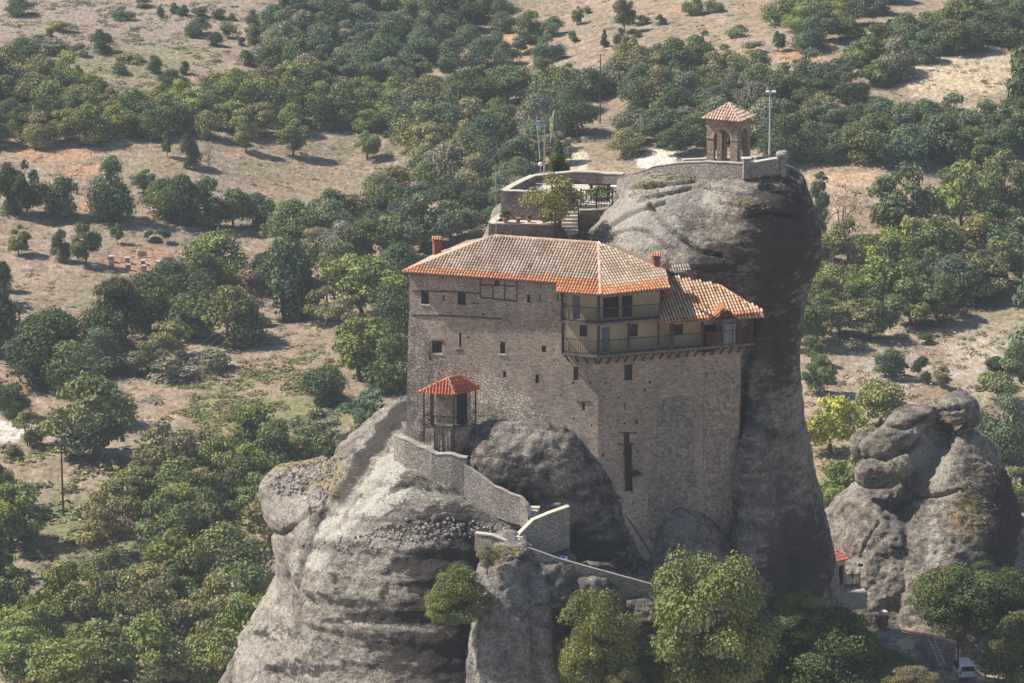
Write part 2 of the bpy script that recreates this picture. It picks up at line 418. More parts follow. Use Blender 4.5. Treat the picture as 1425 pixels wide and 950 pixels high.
def make_rock(name, mb, mat, vox, label, amps, cracks=(), paint=(), ledge=0.0, lp=2.2, sm=6):
    me = bpy.data.meshes.new(name); me.from_pydata(mb.v, [], mb.f)
    o = bpy.data.objects.new(name, me); COL.objects.link(o)
    md = o.modifiers.new('r', 'REMESH'); md.mode = 'VOXEL'; md.voxel_size = vox
    ms = o.modifiers.new('s', 'SMOOTH'); ms.iterations = sm; ms.factor = .6
    dg = bpy.context.evaluated_depsgraph_get()
    nm = bpy.data.meshes.new_from_object(o.evaluated_get(dg)); o.modifiers.clear(); o.data = nm; bpy.data.meshes.remove(me)
    nm.name = name; me = nm
    nv = len(me.vertices); co = np.empty(nv*3); me.vertices.foreach_get('co', co); co = co.reshape(-1, 3)
    me.update(); no = np.empty(nv*3, dtype=np.float32); me.vertices.foreach_get('normal', no); no = no.reshape(-1, 3).astype(float)
    px, py = proj_np(co); disp = np.zeros(nv)
    a1, a2, a3 = amps
    NF = noise.fractal; NN = noise.noise
    for i in range(nv):
        x, y, z = co[i]
        d = a1*NF(Vector((x*.11, y*.11, z*.09)), 1.0, 2.0, 3)+a2*NF(Vector((x*.45, y*.45, z*.55)), .9, 2.1, 4)
        if a3: d += a3*NF(Vector((x*1.6, y*1.6, z*1.9)), .8, 2.1, 3)
        if ledge:
            w_ = z+1.6*NN(Vector((x*.09, y*.09, z*.05)))+.10*x
            ph = (w_/lp) % 1.0
            k = (1-ph)**1.5 if ph > .12 else ph/.12*.83
            am = .5+.9*NN(Vector((x*.12+5, y*.12, z*.35)))
            d += ledge*(k-.4)*max(0, am)
            ph2 = ((w_*1.9+.8)/lp) % 1.0
            d += ledge*.4*(abs(ph2-.5)-.25)*max(0, 1-am)
        disp[i] = d
    for cr in cracks:
        pts, wd, dp = cr
        best = np.full(nv, 1e9)
        for (x0, y0), (x1, y1) in zip(pts, pts[1:]):
            vx, vy = x1-x0, y1-y0; L = vx*vx+vy*vy
            t = np.clip(((px-x0)*vx+(py-y0)*vy)/L, 0, 1)
            best = np.minimum(best, np.hypot(px-x0-t*vx, py-y0-t*vy))
        disp -= dp*np.clip(1-best/wd, 0, 1)*(no[:, 1] < .35)
    co = co+no*disp[:, None]
    me.vertices.foreach_set('co', co.ravel()); me.shade_smooth()
    if ledge:   # dark bands along the beds, heavier towards the lower right of the face
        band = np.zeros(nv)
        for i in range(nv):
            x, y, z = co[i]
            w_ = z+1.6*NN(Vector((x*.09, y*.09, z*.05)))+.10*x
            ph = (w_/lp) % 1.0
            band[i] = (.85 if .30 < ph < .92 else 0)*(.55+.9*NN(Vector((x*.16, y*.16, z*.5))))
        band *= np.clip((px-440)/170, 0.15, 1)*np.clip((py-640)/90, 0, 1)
    arr = paint_arr(px, py, paint, nv) if paint else np.zeros((nv, 4), dtype=np.float32)
    if paint: arr[:, 3] = np.where(no[:, 1] < .4, arr[:, 3], 0)
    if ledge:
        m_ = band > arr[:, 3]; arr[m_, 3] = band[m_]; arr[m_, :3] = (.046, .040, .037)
    set_paint(me, arr)
    me.materials.clear(); me.materials.append(mat); me.update()
    tag(o, label, 'rock', kind='structure')
    return o

PL = (.60, .55, .46); GRASS = (.40, .31, .17); DK = (.045, .038, .034); DT = (.070, .059, .052); LT = (.50, .47, .42); OC = (.33, .24, .13); GRN = (.17, .19, .07)
# tower rock behind the monastery
mb = MB()
loft(mb, [(250, 940, 1070, 309.6, 314.5), (262, 900, 1085, 309.3, 319), (276, 884, 1100, 309, 322), (298, 864, 1115, 308.6, 323), (320, 842, 1115, 308, 324), (345, 826, 1110, 307.2, 324),
          (372, 800, 1100, 306.4, 324), (420, 800, 1095, 308.5, 324), (500, 800, 1090, 309, 324), (700, 800, 1100, 309, 324), (950, 780, 1120, 306, 324), (1080, 780, 1130, 305, 324)], 2.5)
loft(mb, [(329, 700, 860, 313.8, 331), (338, 684, 880, 312.8, 331), (380, 672, 890, 312.3, 331), (600, 660, 900, 312.0, 331), (950, 650, 900, 310, 331)], 3.2)
loft(mb, [(247, 1000, 1090, 309.4, 315), (257, 975, 1106, 308.4, 318), (270, 965, 1116, 307.2, 321), (292, 960, 1119, 306.2, 322), (318, 960, 1130, 305.7, 324), (345, 965, 1139, 305.6, 324),
          (385, 965, 1137, 306.4, 324), (425, 965, 1124, 307.4, 324), (460, 965, 1118, 308, 324), (520, 960, 1113, 308, 324), (570, 955, 1114, 307.8, 324), (620, 950, 1118, 307.2, 324), (680, 950, 1129, 306.6, 324),
          (740, 945, 1147, 305.6, 324), (800, 940, 1159, 304.6, 324), (860, 935, 1166, 303.5, 324), (1000, 930, 1185, 300, 324)], 2.4)
loft(mb, [(592, 1028, 1052, 304.6, 312), (612, 1020, 1062, 303.6, 312), (650, 1011, 1070, 302.8, 312), (720, 1008, 1080, 302.2, 312), (800, 1002, 1090, 301.0, 312), (1000, 990, 1100, 298, 312)], 2.4)
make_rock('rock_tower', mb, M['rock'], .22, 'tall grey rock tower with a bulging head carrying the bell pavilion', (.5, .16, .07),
    cracks=[([(835, 318), (870, 300), (905, 290), (925, 283)], 2.8, .7), ([(905, 285), (918, 305), (935, 322), (960, 340), (975, 352), (1005, 356)], 3.2, .75), ([(880, 264), (905, 262), (935, 256), (965, 251)], 2.6, .6),
            ([(850, 324), (880, 320), (900, 322), (930, 345)], 2.6, .55), ([(890, 280), (940, 268), (960, 262)], 3, .5), ([(1042, 300), (1075, 296), (1110, 300)], 4, .5), ([(1060, 262), (1090, 268), (1112, 280)], 5, .5), ([(1050, 450), (1035, 520), (1025, 600), (1012, 660)], 10, .9)],
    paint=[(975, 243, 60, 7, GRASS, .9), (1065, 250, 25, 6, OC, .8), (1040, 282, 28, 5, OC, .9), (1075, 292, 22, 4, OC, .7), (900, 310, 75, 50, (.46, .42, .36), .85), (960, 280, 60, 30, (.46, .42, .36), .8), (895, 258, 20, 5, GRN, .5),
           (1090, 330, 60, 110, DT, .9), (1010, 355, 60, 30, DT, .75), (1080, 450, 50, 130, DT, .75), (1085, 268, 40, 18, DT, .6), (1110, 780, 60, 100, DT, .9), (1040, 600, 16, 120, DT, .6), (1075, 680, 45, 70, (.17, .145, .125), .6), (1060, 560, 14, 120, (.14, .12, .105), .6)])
# great left rock with the stratified face
mb = MB()
loft(mb, [(577, 556, 600, 305.5, 312), (594, 540, 660, 304.5, 314), (616, 520, 740, 303.0, 315), (640, 498, 705, 301.2, 316), (667, 474, 710, 299.4, 316), (700, 447, 725, 297.6, 318), (735, 425, 725, 296.0, 316), (770, 412, 712, 294.7, 316),
          (810, 405, 705, 293.4, 316), (860, 402, 700, 292, 316), (910, 400, 696, 290.8, 316), (960, 392, 696, 289.5, 316), (1100, 365, 700, 285, 318)], 2.35, -.12)
loft(mb, [(697, 650, 706, 298.2, 304), (712, 648, 728, 297.2, 304), (738, 648, 741, 296.2, 304), (780, 640, 745, 295.6, 304), (1000, 630, 745, 292, 304)], 2.6)
loft(mb, [(655, 432, 500, 310, 315), (668, 400, 515, 308.8, 316), (686, 377, 520, 306.8, 317), (706, 368, 520, 305, 318), (724, 367, 520, 303.8, 319), (748, 372, 520, 303.3, 319), (780, 381, 520, 302.6, 319), (825, 388, 520, 301.5, 319),
          (855, 386, 520, 300.8, 319), (885, 368, 520, 299.5, 319), (920, 347, 520, 298.2, 319), (955, 332, 520, 297, 320), (1080, 290, 530, 293, 322)], 2.3)
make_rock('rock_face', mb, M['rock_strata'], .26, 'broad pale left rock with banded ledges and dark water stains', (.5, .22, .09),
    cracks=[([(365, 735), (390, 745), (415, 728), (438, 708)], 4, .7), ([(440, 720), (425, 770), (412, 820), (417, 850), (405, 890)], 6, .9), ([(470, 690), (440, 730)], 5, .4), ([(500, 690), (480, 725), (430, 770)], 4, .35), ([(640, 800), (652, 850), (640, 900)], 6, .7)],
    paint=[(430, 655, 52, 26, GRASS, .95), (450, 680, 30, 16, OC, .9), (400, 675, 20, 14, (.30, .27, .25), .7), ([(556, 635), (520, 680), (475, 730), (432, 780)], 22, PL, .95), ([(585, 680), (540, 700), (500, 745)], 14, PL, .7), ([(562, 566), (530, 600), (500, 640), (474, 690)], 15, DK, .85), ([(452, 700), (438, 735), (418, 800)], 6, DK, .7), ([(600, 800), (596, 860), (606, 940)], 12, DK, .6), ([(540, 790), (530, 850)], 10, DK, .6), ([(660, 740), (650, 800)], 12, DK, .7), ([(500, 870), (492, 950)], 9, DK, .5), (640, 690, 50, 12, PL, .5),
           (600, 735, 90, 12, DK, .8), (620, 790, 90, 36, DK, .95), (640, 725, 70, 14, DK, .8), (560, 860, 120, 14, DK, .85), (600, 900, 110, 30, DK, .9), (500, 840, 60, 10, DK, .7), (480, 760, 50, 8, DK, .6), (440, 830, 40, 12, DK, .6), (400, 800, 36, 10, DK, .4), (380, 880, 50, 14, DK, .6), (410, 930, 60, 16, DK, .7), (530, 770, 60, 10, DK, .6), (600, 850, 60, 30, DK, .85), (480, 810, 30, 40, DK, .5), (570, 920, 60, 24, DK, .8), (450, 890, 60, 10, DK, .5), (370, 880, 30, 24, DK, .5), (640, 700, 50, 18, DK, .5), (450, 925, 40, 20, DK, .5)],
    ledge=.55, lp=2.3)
# outcrop that carries the walls
mb = MB()
loft(mb, [(590, 682, 762, 300.4, 307), (597, 664, 788, 299.7, 308), (612, 648, 812, 299.0, 309), (638, 638, 834, 298.4, 310), (670, 632, 850, 297.9, 311), (700, 635, 862, 297.6, 311), (740, 645, 876, 297.4, 312), (780, 655, 896, 297.4, 312),
          (805, 650, 910, 297.2, 312), (835, 645, 925, 295.0, 312), (900, 640, 940, 293.5, 312), (1000, 630, 960, 292, 312), (1100, 620, 970, 290, 312)], 2.9, .0)
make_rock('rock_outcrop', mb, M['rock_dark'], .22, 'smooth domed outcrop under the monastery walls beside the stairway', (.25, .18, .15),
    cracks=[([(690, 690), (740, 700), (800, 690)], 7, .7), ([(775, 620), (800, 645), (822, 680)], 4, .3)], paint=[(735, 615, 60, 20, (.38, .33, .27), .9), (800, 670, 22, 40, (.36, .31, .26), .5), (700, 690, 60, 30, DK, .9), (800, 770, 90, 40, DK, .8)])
mb = MB()
loft(mb, [(786, 728, 790, 292.6, 300), (800, 724, 800, 292.2, 300), (840, 718, 806, 291.6, 300), (1000, 710, 830, 290, 300)], 3)
loft(mb, [(808, 782, 850, 293.0, 300), (825, 776, 862, 292.6, 300), (870, 770, 870, 292, 300), (1000, 760, 880, 290, 300)], 3)
loft(mb, [(834, 842, 908, 293.6, 300), (850, 836, 920, 293.2, 300), (900, 830, 935, 292.4, 300), (1000, 820, 950, 291, 300)], 3)
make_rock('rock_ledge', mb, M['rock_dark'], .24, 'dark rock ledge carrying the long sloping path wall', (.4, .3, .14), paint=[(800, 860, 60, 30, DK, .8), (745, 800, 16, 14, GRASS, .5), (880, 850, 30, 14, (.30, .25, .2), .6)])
mb = MB(); loft(mb, [(705, 928, 955, 302.2, 308), (716, 908, 975, 301.6, 308), (738, 898, 1000, 301.0, 309), (770, 890, 1016, 300.2, 310), (800, 885, 1026, 299.0, 310), (1000, 870, 1050, 294, 310)], 2.6)
make_rock('rock_foot', mb, M['rock_tan'], .24, 'tan rock foot rising behind the tall light green tree', (.3, .12, .05), paint=[(950, 735, 30, 26, (.27, .25, .23), .7)])
# pale knuckle of rock in front
mb = MB()
loft(mb, [(756, 692, 733, 292.3, 298), (768, 683, 742, 291.4, 299), (785, 677, 748, 290.8, 300), (820, 663, 752, 290.2, 300), (860, 657, 757, 289.7, 300), (900, 652, 760, 289.2, 300), (960, 643, 765, 288.4, 300), (1080, 625, 775, 286, 300)], 2.4)
loft(mb, [(796, 746, 762, 292.0, 297), (815, 738, 768, 291.4, 298), (850, 736, 768, 290.8, 299), (880, 738, 772, 290.3, 299), (960, 735, 782, 289.4, 300), (1080, 730, 800, 287, 300)], 2.4)
make_rock('rock_knuckle', mb, M['rock_pale'], .22, 'pale rounded rock rib at the bottom centre beside a green bush', (.4, .25, .10),
    cracks=[([(680, 785), (715, 776), (750, 778)], 3, .35), ([(740, 800), (738, 860), (742, 940)], 4, .4), ([(741, 843), (768, 838)], 3, .3)], paint=[(700, 765, 34, 12, OC, .8), (690, 790, 14, 22, OC, .6), (660, 880, 12, 60, (.45, .42, .38), .6)])
# small separate rock on the right, a cone with stacked knobs
mb = MB()
loft(mb, [(600, 1308, 1350, 343, 350), (614, 1300, 1362, 342, 352), (640, 1284, 1376, 340.5, 354), (675, 1264, 1390, 338.8, 356), (712, 1240, 1402, 337.4, 357), (750, 1214, 1416, 336, 358), (790, 1196, 1430, 335, 358), (830, 1185, 1442, 334, 358), (900, 1170, 1455, 331, 360), (980, 1160, 1460, 328, 360)], 2.2, -.12)
loft(mb, [(700, 1205, 1236, 341, 350), (715, 1188, 1256, 339.5, 352), (738, 1167, 1280, 338, 354), (765, 1150, 1290, 337.3, 355), (810, 1140, 1300, 336, 355), (900, 1125, 1300, 334, 355)], 2.2)
blob(mb, 1332, 560, 344, 1.9, 1.7, .95); blob(mb, 1330, 578, 343, 1.4, 1.3, .95); blob(mb, 1350, 572, 345, 1.0, 1.4, 1.5)
blob(mb, 1268, 582, 344, 2.7, 2.0, 1.05, tilt=R(-20)); blob(mb, 1252, 602, 343.5, 2.4, 1.9, 1.1, tilt=R(-14)); blob(mb, 1224, 620, 343, 1.7, 1.6, 1.15, tilt=R(-10)); blob(mb, 1199, 620, 343.5, .65, .8, 1.2)
blob(mb, 1214, 658, 341.5, 1.3, 1.4, 1.15); blob(mb, 1240, 652, 342, 2.0, 1.8, 1.2, tilt=R(-25)); blob(mb, 1268, 625, 344.5, 2.4, 2.2, 2.3); blob(mb, 1290, 600, 346, 1.9, 2.2, 2.6)
make_rock('rock_boulder', mb, M['rock'], .19, 'smaller pointed rock with stacked knobs to the right of the tower', (.45, .34, .12), sm=2,
    cracks=[([(1250, 704), (1275, 693), (1310, 688), (1332, 682)], 3, .7), ([(1222, 724), (1205, 750), (1195, 775)], 2.5, .5), ([(1270, 655), (1240, 690), (1225, 715)], 2.5, .5), ([(1326, 604), (1350, 598)], 3, .4), ([(1200, 638), (1235, 641), (1262, 628), (1280, 612)], 4, .8), ([(1232, 593), (1262, 596), (1290, 580)], 3, .6), ([(1312, 570), (1350, 566)], 2.5, .4)],
    paint=[(1350, 715, 36, 45, OC, .8), (1370, 690, 14, 20, GRN, .6), (1375, 640, 14, 40, OC, .5), (1290, 640, 40, 50, (.42, .38, .33), .8), (1300, 760, 14, 50, (.48, .43, .37), .8), (1395, 720, 34, 90, DK, .9), (1352, 650, 16, 30, DK, .7), (1230, 785, 30, 30, (.25, .22, .18), .5), (1250, 730, 30, 30, (.2, .18, .165), .7)])
# ------------------------------------------------------------------ monastery
def PZ(px, py, zr):
    """point at relative height zr (below the camera) that shows at px,py"""
    b = -(py-475)/FPX
    k = (-SI+b*CO)/(CO+b*SI)
    return P(px, py, zr/k)
def onplane(px, py, A, B):
    """intersection of the pixel's ray with the vertical plane through A,B -> (u along AB, z)"""
    d = P(px, py, 300)-Vector((0, 0, CZ)); ex, ey = B[0]-A[0], B[1]-A[1]; L = math.hypot(ex, ey)
    det = d.x*(-ey)-d.y*(-ex)
    t = (A[0]*(-ey)-A[1]*(-ex))/det
    p = Vector((0, 0, CZ))+d*t
    return ((p.x-A[0])*ex+(p.y-A[1])*ey)/L, p.z
def facade(mb, A, B, z0, z1, ops, depth=.28, mi_dark=1, back=True, col=(1, 1, 1), u0=0.0, u1=None):
    """vertical wall sheet from A to B with real openings (u0,u1,za,zb,backed)"""
    ex, ey = B[0]-A[0], B[1]-A[1]; L = math.hypot(ex, ey); ex /= L; ey /= L
    nx_, ny_ = ey, -ex
    if u1 is None: u1 = L
    W = lambda u, z, d=0.0: (A[0]+ex*u-nx_*d, A[1]+ey*u-ny_*d, z)
    us = sorted(set([u0, u1]+[max(u0, min(u1, o[k])) for o in ops for k in (0, 1)])); zs = sorted(set([z0, z1]+[max(z0, min(z1, o[k])) for o in ops for k in (2, 3)]))
    for i in range(len(us)-1):
        for j in range(len(zs)-1):
            uc, zc = (us[i]+us[i+1])/2, (zs[j]+zs[j+1])/2
            if us[i+1]-us[i] < 1e-5 or zs[j+1]-zs[j] < 1e-5: continue
            if any(o[0] < uc < o[1] and o[2] < zc < o[3] for o in ops): continue
            mb.face([W(us[i], zs[j]), W(us[i+1], zs[j]), W(us[i+1], zs[j+1]), W(us[i], zs[j+1])], col)
    for o in ops:
        a, b, c, d = o[:4]
        mb.face([W(a, c), W(a, c, depth), W(a, d, depth), W(a, d)], col); mb.face([W(b, c, depth), W(b, c), W(b, d), W(b, d, depth)], col)
        mb.face([W(a, c), W(b, c), W(b, c, depth), W(a, c, depth)], col); mb.face([W(a, d, depth), W(b, d, depth), W(b, d), W(a, d)], col)
        if len(o) < 5 or o[4]: mb.face([W(a, c, depth-.005), W(b, c, depth-.005), W(b, d, depth-.005), W(a, d, depth-.005)], (1, 1, 1), mi_dark)
    return W
def pxop(A, B, x0, y0, x1, y1, backed=True):
    xm, ym = (x0+x1)/2, (y0+y1)/2
    a = onplane(x0, ym, A, B)[0]; b = onplane(x1, ym, A, B)[0]; zt = onplane(xm, y0, A, B)[1]; zb = onplane(xm, y1, A, B)[1]
    return (a, b, zb, zt, backed)

# tiles ------------------------------------------------------------
def tile_mat():
    t = NT('roof_tiles')
    a = t.n.new('ShaderNodeAttribute'); a.attribute_name = 'col'
    n = t.noise(t.pos(), 5.0, 5, .7)
    c = t.mix(.7, a.outputs['Color'], t.ramp(n, [(.3, .6), (.7, 1.3)]), 'MULTIPLY')
    t.b.inputs['Roughness'].default_value = .9
    t.bump(n, .4, .02)
    return t.col(c)
M['tile'] = tile_mat()
OLD = [(.49, .37, .26), (.54, .43, .32), (.45, .30, .20), (.58, .49, .38), (.42, .32, .23), (.36, .27, .20), (.49, .35, .24), (.53, .41, .30)]
NEW = [(.60, .24, .10), (.66, .29, .12), (.52, .20, .09), (.60, .26, .13)]
def inpoly(p, poly):
    c = False; n = len(poly)
    for i in range(n):
        (x0, y0), (x1, y1) = poly[i], poly[(i+1) % n]
        if (y0 > p[1]) != (y1 > p[1]) and p[0] < (x1-x0)*(p[1]-y0)/(y1-y0)+x0: c = not c
    return c
def tiles(mb, poly, newd, pw=.26, ph=.38, old=OLD, new=NEW, thick=.10, slabmb=None, seed=0, mixnew=.0):
    """poly: first two points are the eave, left to right seen from outside"""
    r = random.Random(seed)
    O = Vector(poly[0]); U = (Vector(poly[1])-O).normalized(); N = Vector((0, 0, 0))
    for k in range(1, len(poly)-1): N += (Vector(poly[k])-O).cross(Vector(poly[k+1])-O)
    N.normalize()
    if N.z < 0: N = -N
    U = (U-N*U.dot(N)).normalized(); V = N.cross(U)
    if V.z < 0: V = -V
    p2 = [((Vector(p)-O).dot(U), (Vector(p)-O).dot(V)) for p in poly]
    hh = [(Vector(p)-O).dot(N) for p in poly]
    u0, u1 = min(p[0] for p in p2), max(p[0] for p in p2); v0, v1 = min(p[1] for p in p2), max(p[1] for p in p2)
    # slab
    sm_ = slabmb or mb
    top = [Vector(p)+N*.0 for p in poly]; bot = [p-Vector((0, 0, thick)) for p in top]
    sm_.face(top, (.30, .19, .14)); sm_.face(bot[::-1], (.2, .14, .1))
    for k in range(len(top)):
        k2 = (k+1) % len(top); sm_.face([bot[k], bot[k2], top[k2], top[k]], (.26, .15, .1))
    i = 0; u = u0+pw/2
    while u < u1:
        jit = r.uniform(-.015, .015); v = v0+ph/2-.06; j = 0
        while v < v1+ph*.3:
            if inpoly((u, min(v, v1)), p2) or inpoly((u, v+ph*.3), p2) or inpoly((u, v-.1*ph), p2):
                vals = noise.noise(Vector((u*.6+seed, v*.6, 2.0+seed)))
                isnew = (v-v0 < newd and not (newd < 3 and r.random() < .10)) or r.random() < mixnew
                if isnew: c = r.choice(new)
                else:
                    q_ = min(1, max(0, .5+1.1*vals+r.gauss(0, .16)))
                    lo_, hi_ = max(old, key=sum), min(old, key=sum)
                    c = tuple(a_*(1-q_)+b_*q_ for a_, b_ in zip(lo_, hi_))
                    if r.random() < .13: c = r.choice(old)
                    if r.random() < .035: c = (.24, .20, .165)
                k = r.uniform(.88, 1.12); c = tuple(min(.9, x*k) for x in c)
                wd = pw*.36; hz = pw*.30; dv = r.uniform(-.02, .02)
                a0 = v-ph/2+dv; a1 = v+ph/2+.02+dv
                vs = []
                for (vv, lift, ws) in ((a0, .035, 1.05), (a1, .0, .85)):
                    for (du, dh) in ((-1, 0), (-.62, .78), (0, 1.08), (.62, .78), (1, 0)):
                        vs.append(O+U*(u+jit+du*wd*ws)+V*vv+N*(lift+dh*hz*ws))
                mb.mesh(vs, [(0, 1, 6, 5), (1, 2, 7, 6), (2, 3, 8, 7), (3, 4, 9, 8), (0, 4, 3, 2, 1)], c)
            v += ph; j += 1
        u += pw; i += 1
def ridge(mb, a, b, rad=.13, cols=((.60, .36, .25), (.56, .30, .2), (.64, .42, .31))):
    a, b = Vector(a), Vector(b); L = (b-a).length; n = max(1, int(L/.42)); d = (b-a)/n
    for k in range(n):
        p = a+d*k; q = a+d*(k+1.08)
        mb.tube([p+Vector((0, 0, .02)), q], [rad, rad*.86], 8, rng.choice(cols))

ZE, ZEB, ZR = -70.0, -70.47, -67.65
K = P(833, 410, 300.1); L_ = P(569.5, 400, 305.1); Q = P(917, 410, 302.0); Mm = P(975, 470, 302.9); N_ = P(1030, 480, 304.4)
mon = empty('monastery', (K.x-3, K.y+6, CZ-92), label='stone monastery with tiled roofs and cream balconies built against the tower rock', cat='monastery')
E1, E2, K0 = PZ(560, 378, ZE), PZ(775, 393, ZE), PZ(836, 397, ZE)
E2b, Kp, Qp = PZ(774, 405.5, ZEB), PZ(836, 410, ZEB), PZ(931, 401, ZEB)
R1, R2, T_, E0 = PZ(688, 328, ZR), PZ(833, 338, ZR), PZ(926, 378, -69.5), PZ(612, 351, ZE)
Bk = Vector((T_.x-2, 314, CZ+ZE))
# stone walls
mb = MB()
zt, zb_ = CZ-70.12, CZ-104
leftops = [(586, 406, 597, 423), (637, 407, 648, 424), (688, 390, 695, 397), (733, 410, 738, 421), (601, 475, 615, 491), (696, 475, 703, 492), (754, 481, 760, 490),
           (745, 521, 750, 533), (700, 516, 704, 525), (798, 510, 805, 529), (810, 560, 814, 571)]
small_l = [(616, 410, 618.5, 419), (639, 463, 642, 483), (796, 531, 799, 534), (820, 531, 823, 534), (797, 581, 800, 584), (803, 610, 806, 613), (645, 396, 647, 398), (671, 436, 674, 439), (650, 468, 653, 471), (766, 420, 769, 422), (705, 424, 708, 426), (780, 548, 782, 551),
           (655, 505, 657, 507), (725, 500, 727, 502), (770, 500, 772, 502), (810, 636, 812, 639), (822, 590, 824, 593)]
ops = [pxop(L_, K, *o, False) for o in leftops]+[pxop(L_, K, *o) for o in small_l]
LD = (K-L_); LD.z = 0; Llen = LD.length; LD.normalize(); LN = Vector((LD.y, -LD.x, 0))
facade(mb, L_, K, zb_, zt, ops)
rightops = [(869, 507, 880, 529), (868, 603, 876, 617)]
small_r = [(869, 560, 871, 571), (868, 587, 870.5, 590), (885, 584, 888, 590), (842, 531, 844, 534), (877, 531, 879, 533), (903, 529, 906, 533), (934, 532, 936, 534), (896, 540, 899, 544), (838, 630, 841, 636), (886, 626, 888, 631), (867, 628, 869, 633), (938, 638, 941, 642),
           (868, 658, 870, 661), (860, 552, 863, 554), (900, 566, 903, 568), (862, 690, 864, 693), (880, 698, 882, 701), (895, 694, 897, 696)]
RD = (Mm-K); RD.z = 0; RD.normalize(); RN = Vector((RD.y, -RD.x, 0))
ops = [pxop(K, Mm, *o, False) for o in rightops]+[pxop(K, Mm, *o) for o in small_r]
facade(mb, K, Mm, zb_, CZ-73.1, ops)
facade(mb, Mm, N_, zb_, CZ-73.1, [])
facade(mb, N_, Vector((N_.x+1.0, 316, 0)), zb_, CZ-73.1, [])
facade(mb, K, Q, CZ-73.1, CZ-70.55, [pxop(K, Q, 838, 413, 880, 441, True)], depth=1.2)
facade(mb, Q, Vector((Q.x+.4, 316, 0)), CZ-73.1, CZ-69.9, [])
facade(mb, Vector((E0.x+.9, 312.0, 0)), L_, zb_, zt, [])
o_ = mb.build('wall', [M['wall'], M['dark_void']], mon)
# grey render patches on the shaded right wall, a few centimetres proud
M['render'] = rock_mat('grey_render', (.40, .345, .29), (.35, .30, .255), (.28, .24, .205), .2, painted=False)
M['render_tan'] = rock_mat('tan_render', (.50, .40, .32), (.44, .35, .28), (.36, .285, .23), .2, painted=False)
def patch(A, B, pts, mat, off):
    jj = []
    for (p0, p1) in zip(pts, pts[1:]+pts[:1]):
        for k in range(6):
            x, y = p0[0]+(p1[0]-p0[0])*k/6, p0[1]+(p1[1]-p0[1])*k/6
            jj.append((x+3.5*noise.noise(Vector((x*.12, y*.12, off*50))), y+4*noise.noise(Vector((x*.12, y*.12, 9+off*50)))))
    pts = jj
    mbp = MB(); D_ = Vector((B[0]-A[0], B[1]-A[1], 0)).normalized(); Nn = Vector((D_.y, -D_.x, 0)); q = []
    for (x, y) in pts:
        u, z = onplane(x, y, A, B); q.append(Vector((A[0], A[1], 0))+D_*u+Vector((0, 0, z)))
    n = len(q); a = [p+Nn*off for p in q]
    mbp.face(a); 
    for k in range(n): mbp.face([q[k], q[(k+1) % n], a[(k+1) % n], a[k]])
    return mbp.build('plaster_patch', mat, mon)
patch(K, Mm, [(914, 556), (940, 552), (960, 553), (968, 551), (970, 600), (966, 640), (972, 690), (960, 760), (930, 770), (908, 765), (900, 700), (910, 650), (905, 620), (915, 600)], M['render'], .05)
patch(Mm, N_, [(980, 520), (1004, 516), (1029, 520), (1029, 770), (984, 770), (979, 640)], M['render_tan'], .06)
# rough battered stonework, its bulge added and tilted to brighten the sunlit wall wedge
s_ = MB(); NXB, NYB = 110, 70; vv = {}
bound = [(569.5, 408), (590, 440), (605, 470), (622, 492), (655, 512), (700, 524), (740, 552), (775, 585), (830, 640)]
def bz(px):
    for (a, b), (c, d) in zip(bound, bound[1:]):
        if a <= px <= c: return b+(d-b)*(px-a)/(c-a)
    return bound[-1][1]
for i in range(NXB+1):
    px = 569.8+(828-569.8)*i/NXB; y0 = bz(px)
    for j in range(NYB+1):
        y = y0+(720-y0)*j/NYB; dd = (y-y0)/18.0
        u, z = onplane(px, y, L_, K)
        k = min(1, dd/2.2); o_f = -.06+.13*k+max(0, dd-1.2)*.10+.065*u*k+.10*noise.noise(Vector((u*.5, z*.5, 4)))*k+.06*noise.noise(Vector((u*2.2, z*2.8, 4)))*k
        s_.v.append(tuple(Vector((L_.x, L_.y, z))+LD*u+LN*o_f))
for i in range(NXB):
    for j in range(NYB):
        q_ = proj(s_.v[i*(NYB+1)+j])
        if 596 < q_[0] < 619 and 470 < q_[1] < 495: continue
        a = i*(NYB+1)+j; s_.f.append((a, a+1, a+NYB+2, a+NYB+1)); s_.c.append((1, 1, 1)); s_.m.append(0)
s_.build('rubble_sun_bulge', M['rubble'], mon, True)
# windows
M['frame'] = plain('window_frame', (.045, .04, .042), .7)
M['glass'] = plain('window_glass', (.010, .013, .02), .25)
M['glass'].node_tree.nodes['Principled BSDF'].inputs['Specular IOR Level'].default_value = .5
def window(A, B, o, parent=mon, d=.2, cross=True, mf='frame', name='window'):
    a, b, z0, z1 = pxop(A, B, *o)[:4]
    D_ = Vector((B[0]-A[0], B[1]-A[1], 0)).normalized(); Nn = Vector((D_.y, -D_.x, 0)); A0 = Vector((A[0], A[1], 0))
    W = lambda u, z, dd: A0+D_*u-Nn*dd+Vector((0, 0, z))
    f = MB(); t = .07
    a, b, z0, z1 = a+.004, b-.004, z0+.004, z1-.004
    f.bar(W(a+t/2, z0, d-.04), W(a+t/2, z1, d-.04), t, .08); f.bar(W(b-t/2, z0, d-.04), W(b-t/2, z1, d-.04), t, .08)
    f.bar(W(a+t, z0+t/2, d-.04), W(b-t, z0+t/2, d-.04), .075, t); f.bar(W(a+t, z1-t/2, d-.04), W(b-t, z1-t/2, d-.04), .075, t)
    if cross and b-a > .5: f.bar(W((a+b)/2, z0+t, d-.04), W((a+b)/2, z1-t, d-.04), .045, .05)
    fo = f.build(name, M[mf], parent)
    g = MB(); g.face([W(a, z0, d), W(b, z0, d), W(b, z1, d), W(a, z1, d)]); g.build('pane', M['glass'], fo)
    return fo
for o in leftops:
    w_ = window(L_, K, o)
for o in rightops: window(K, Mm, o)
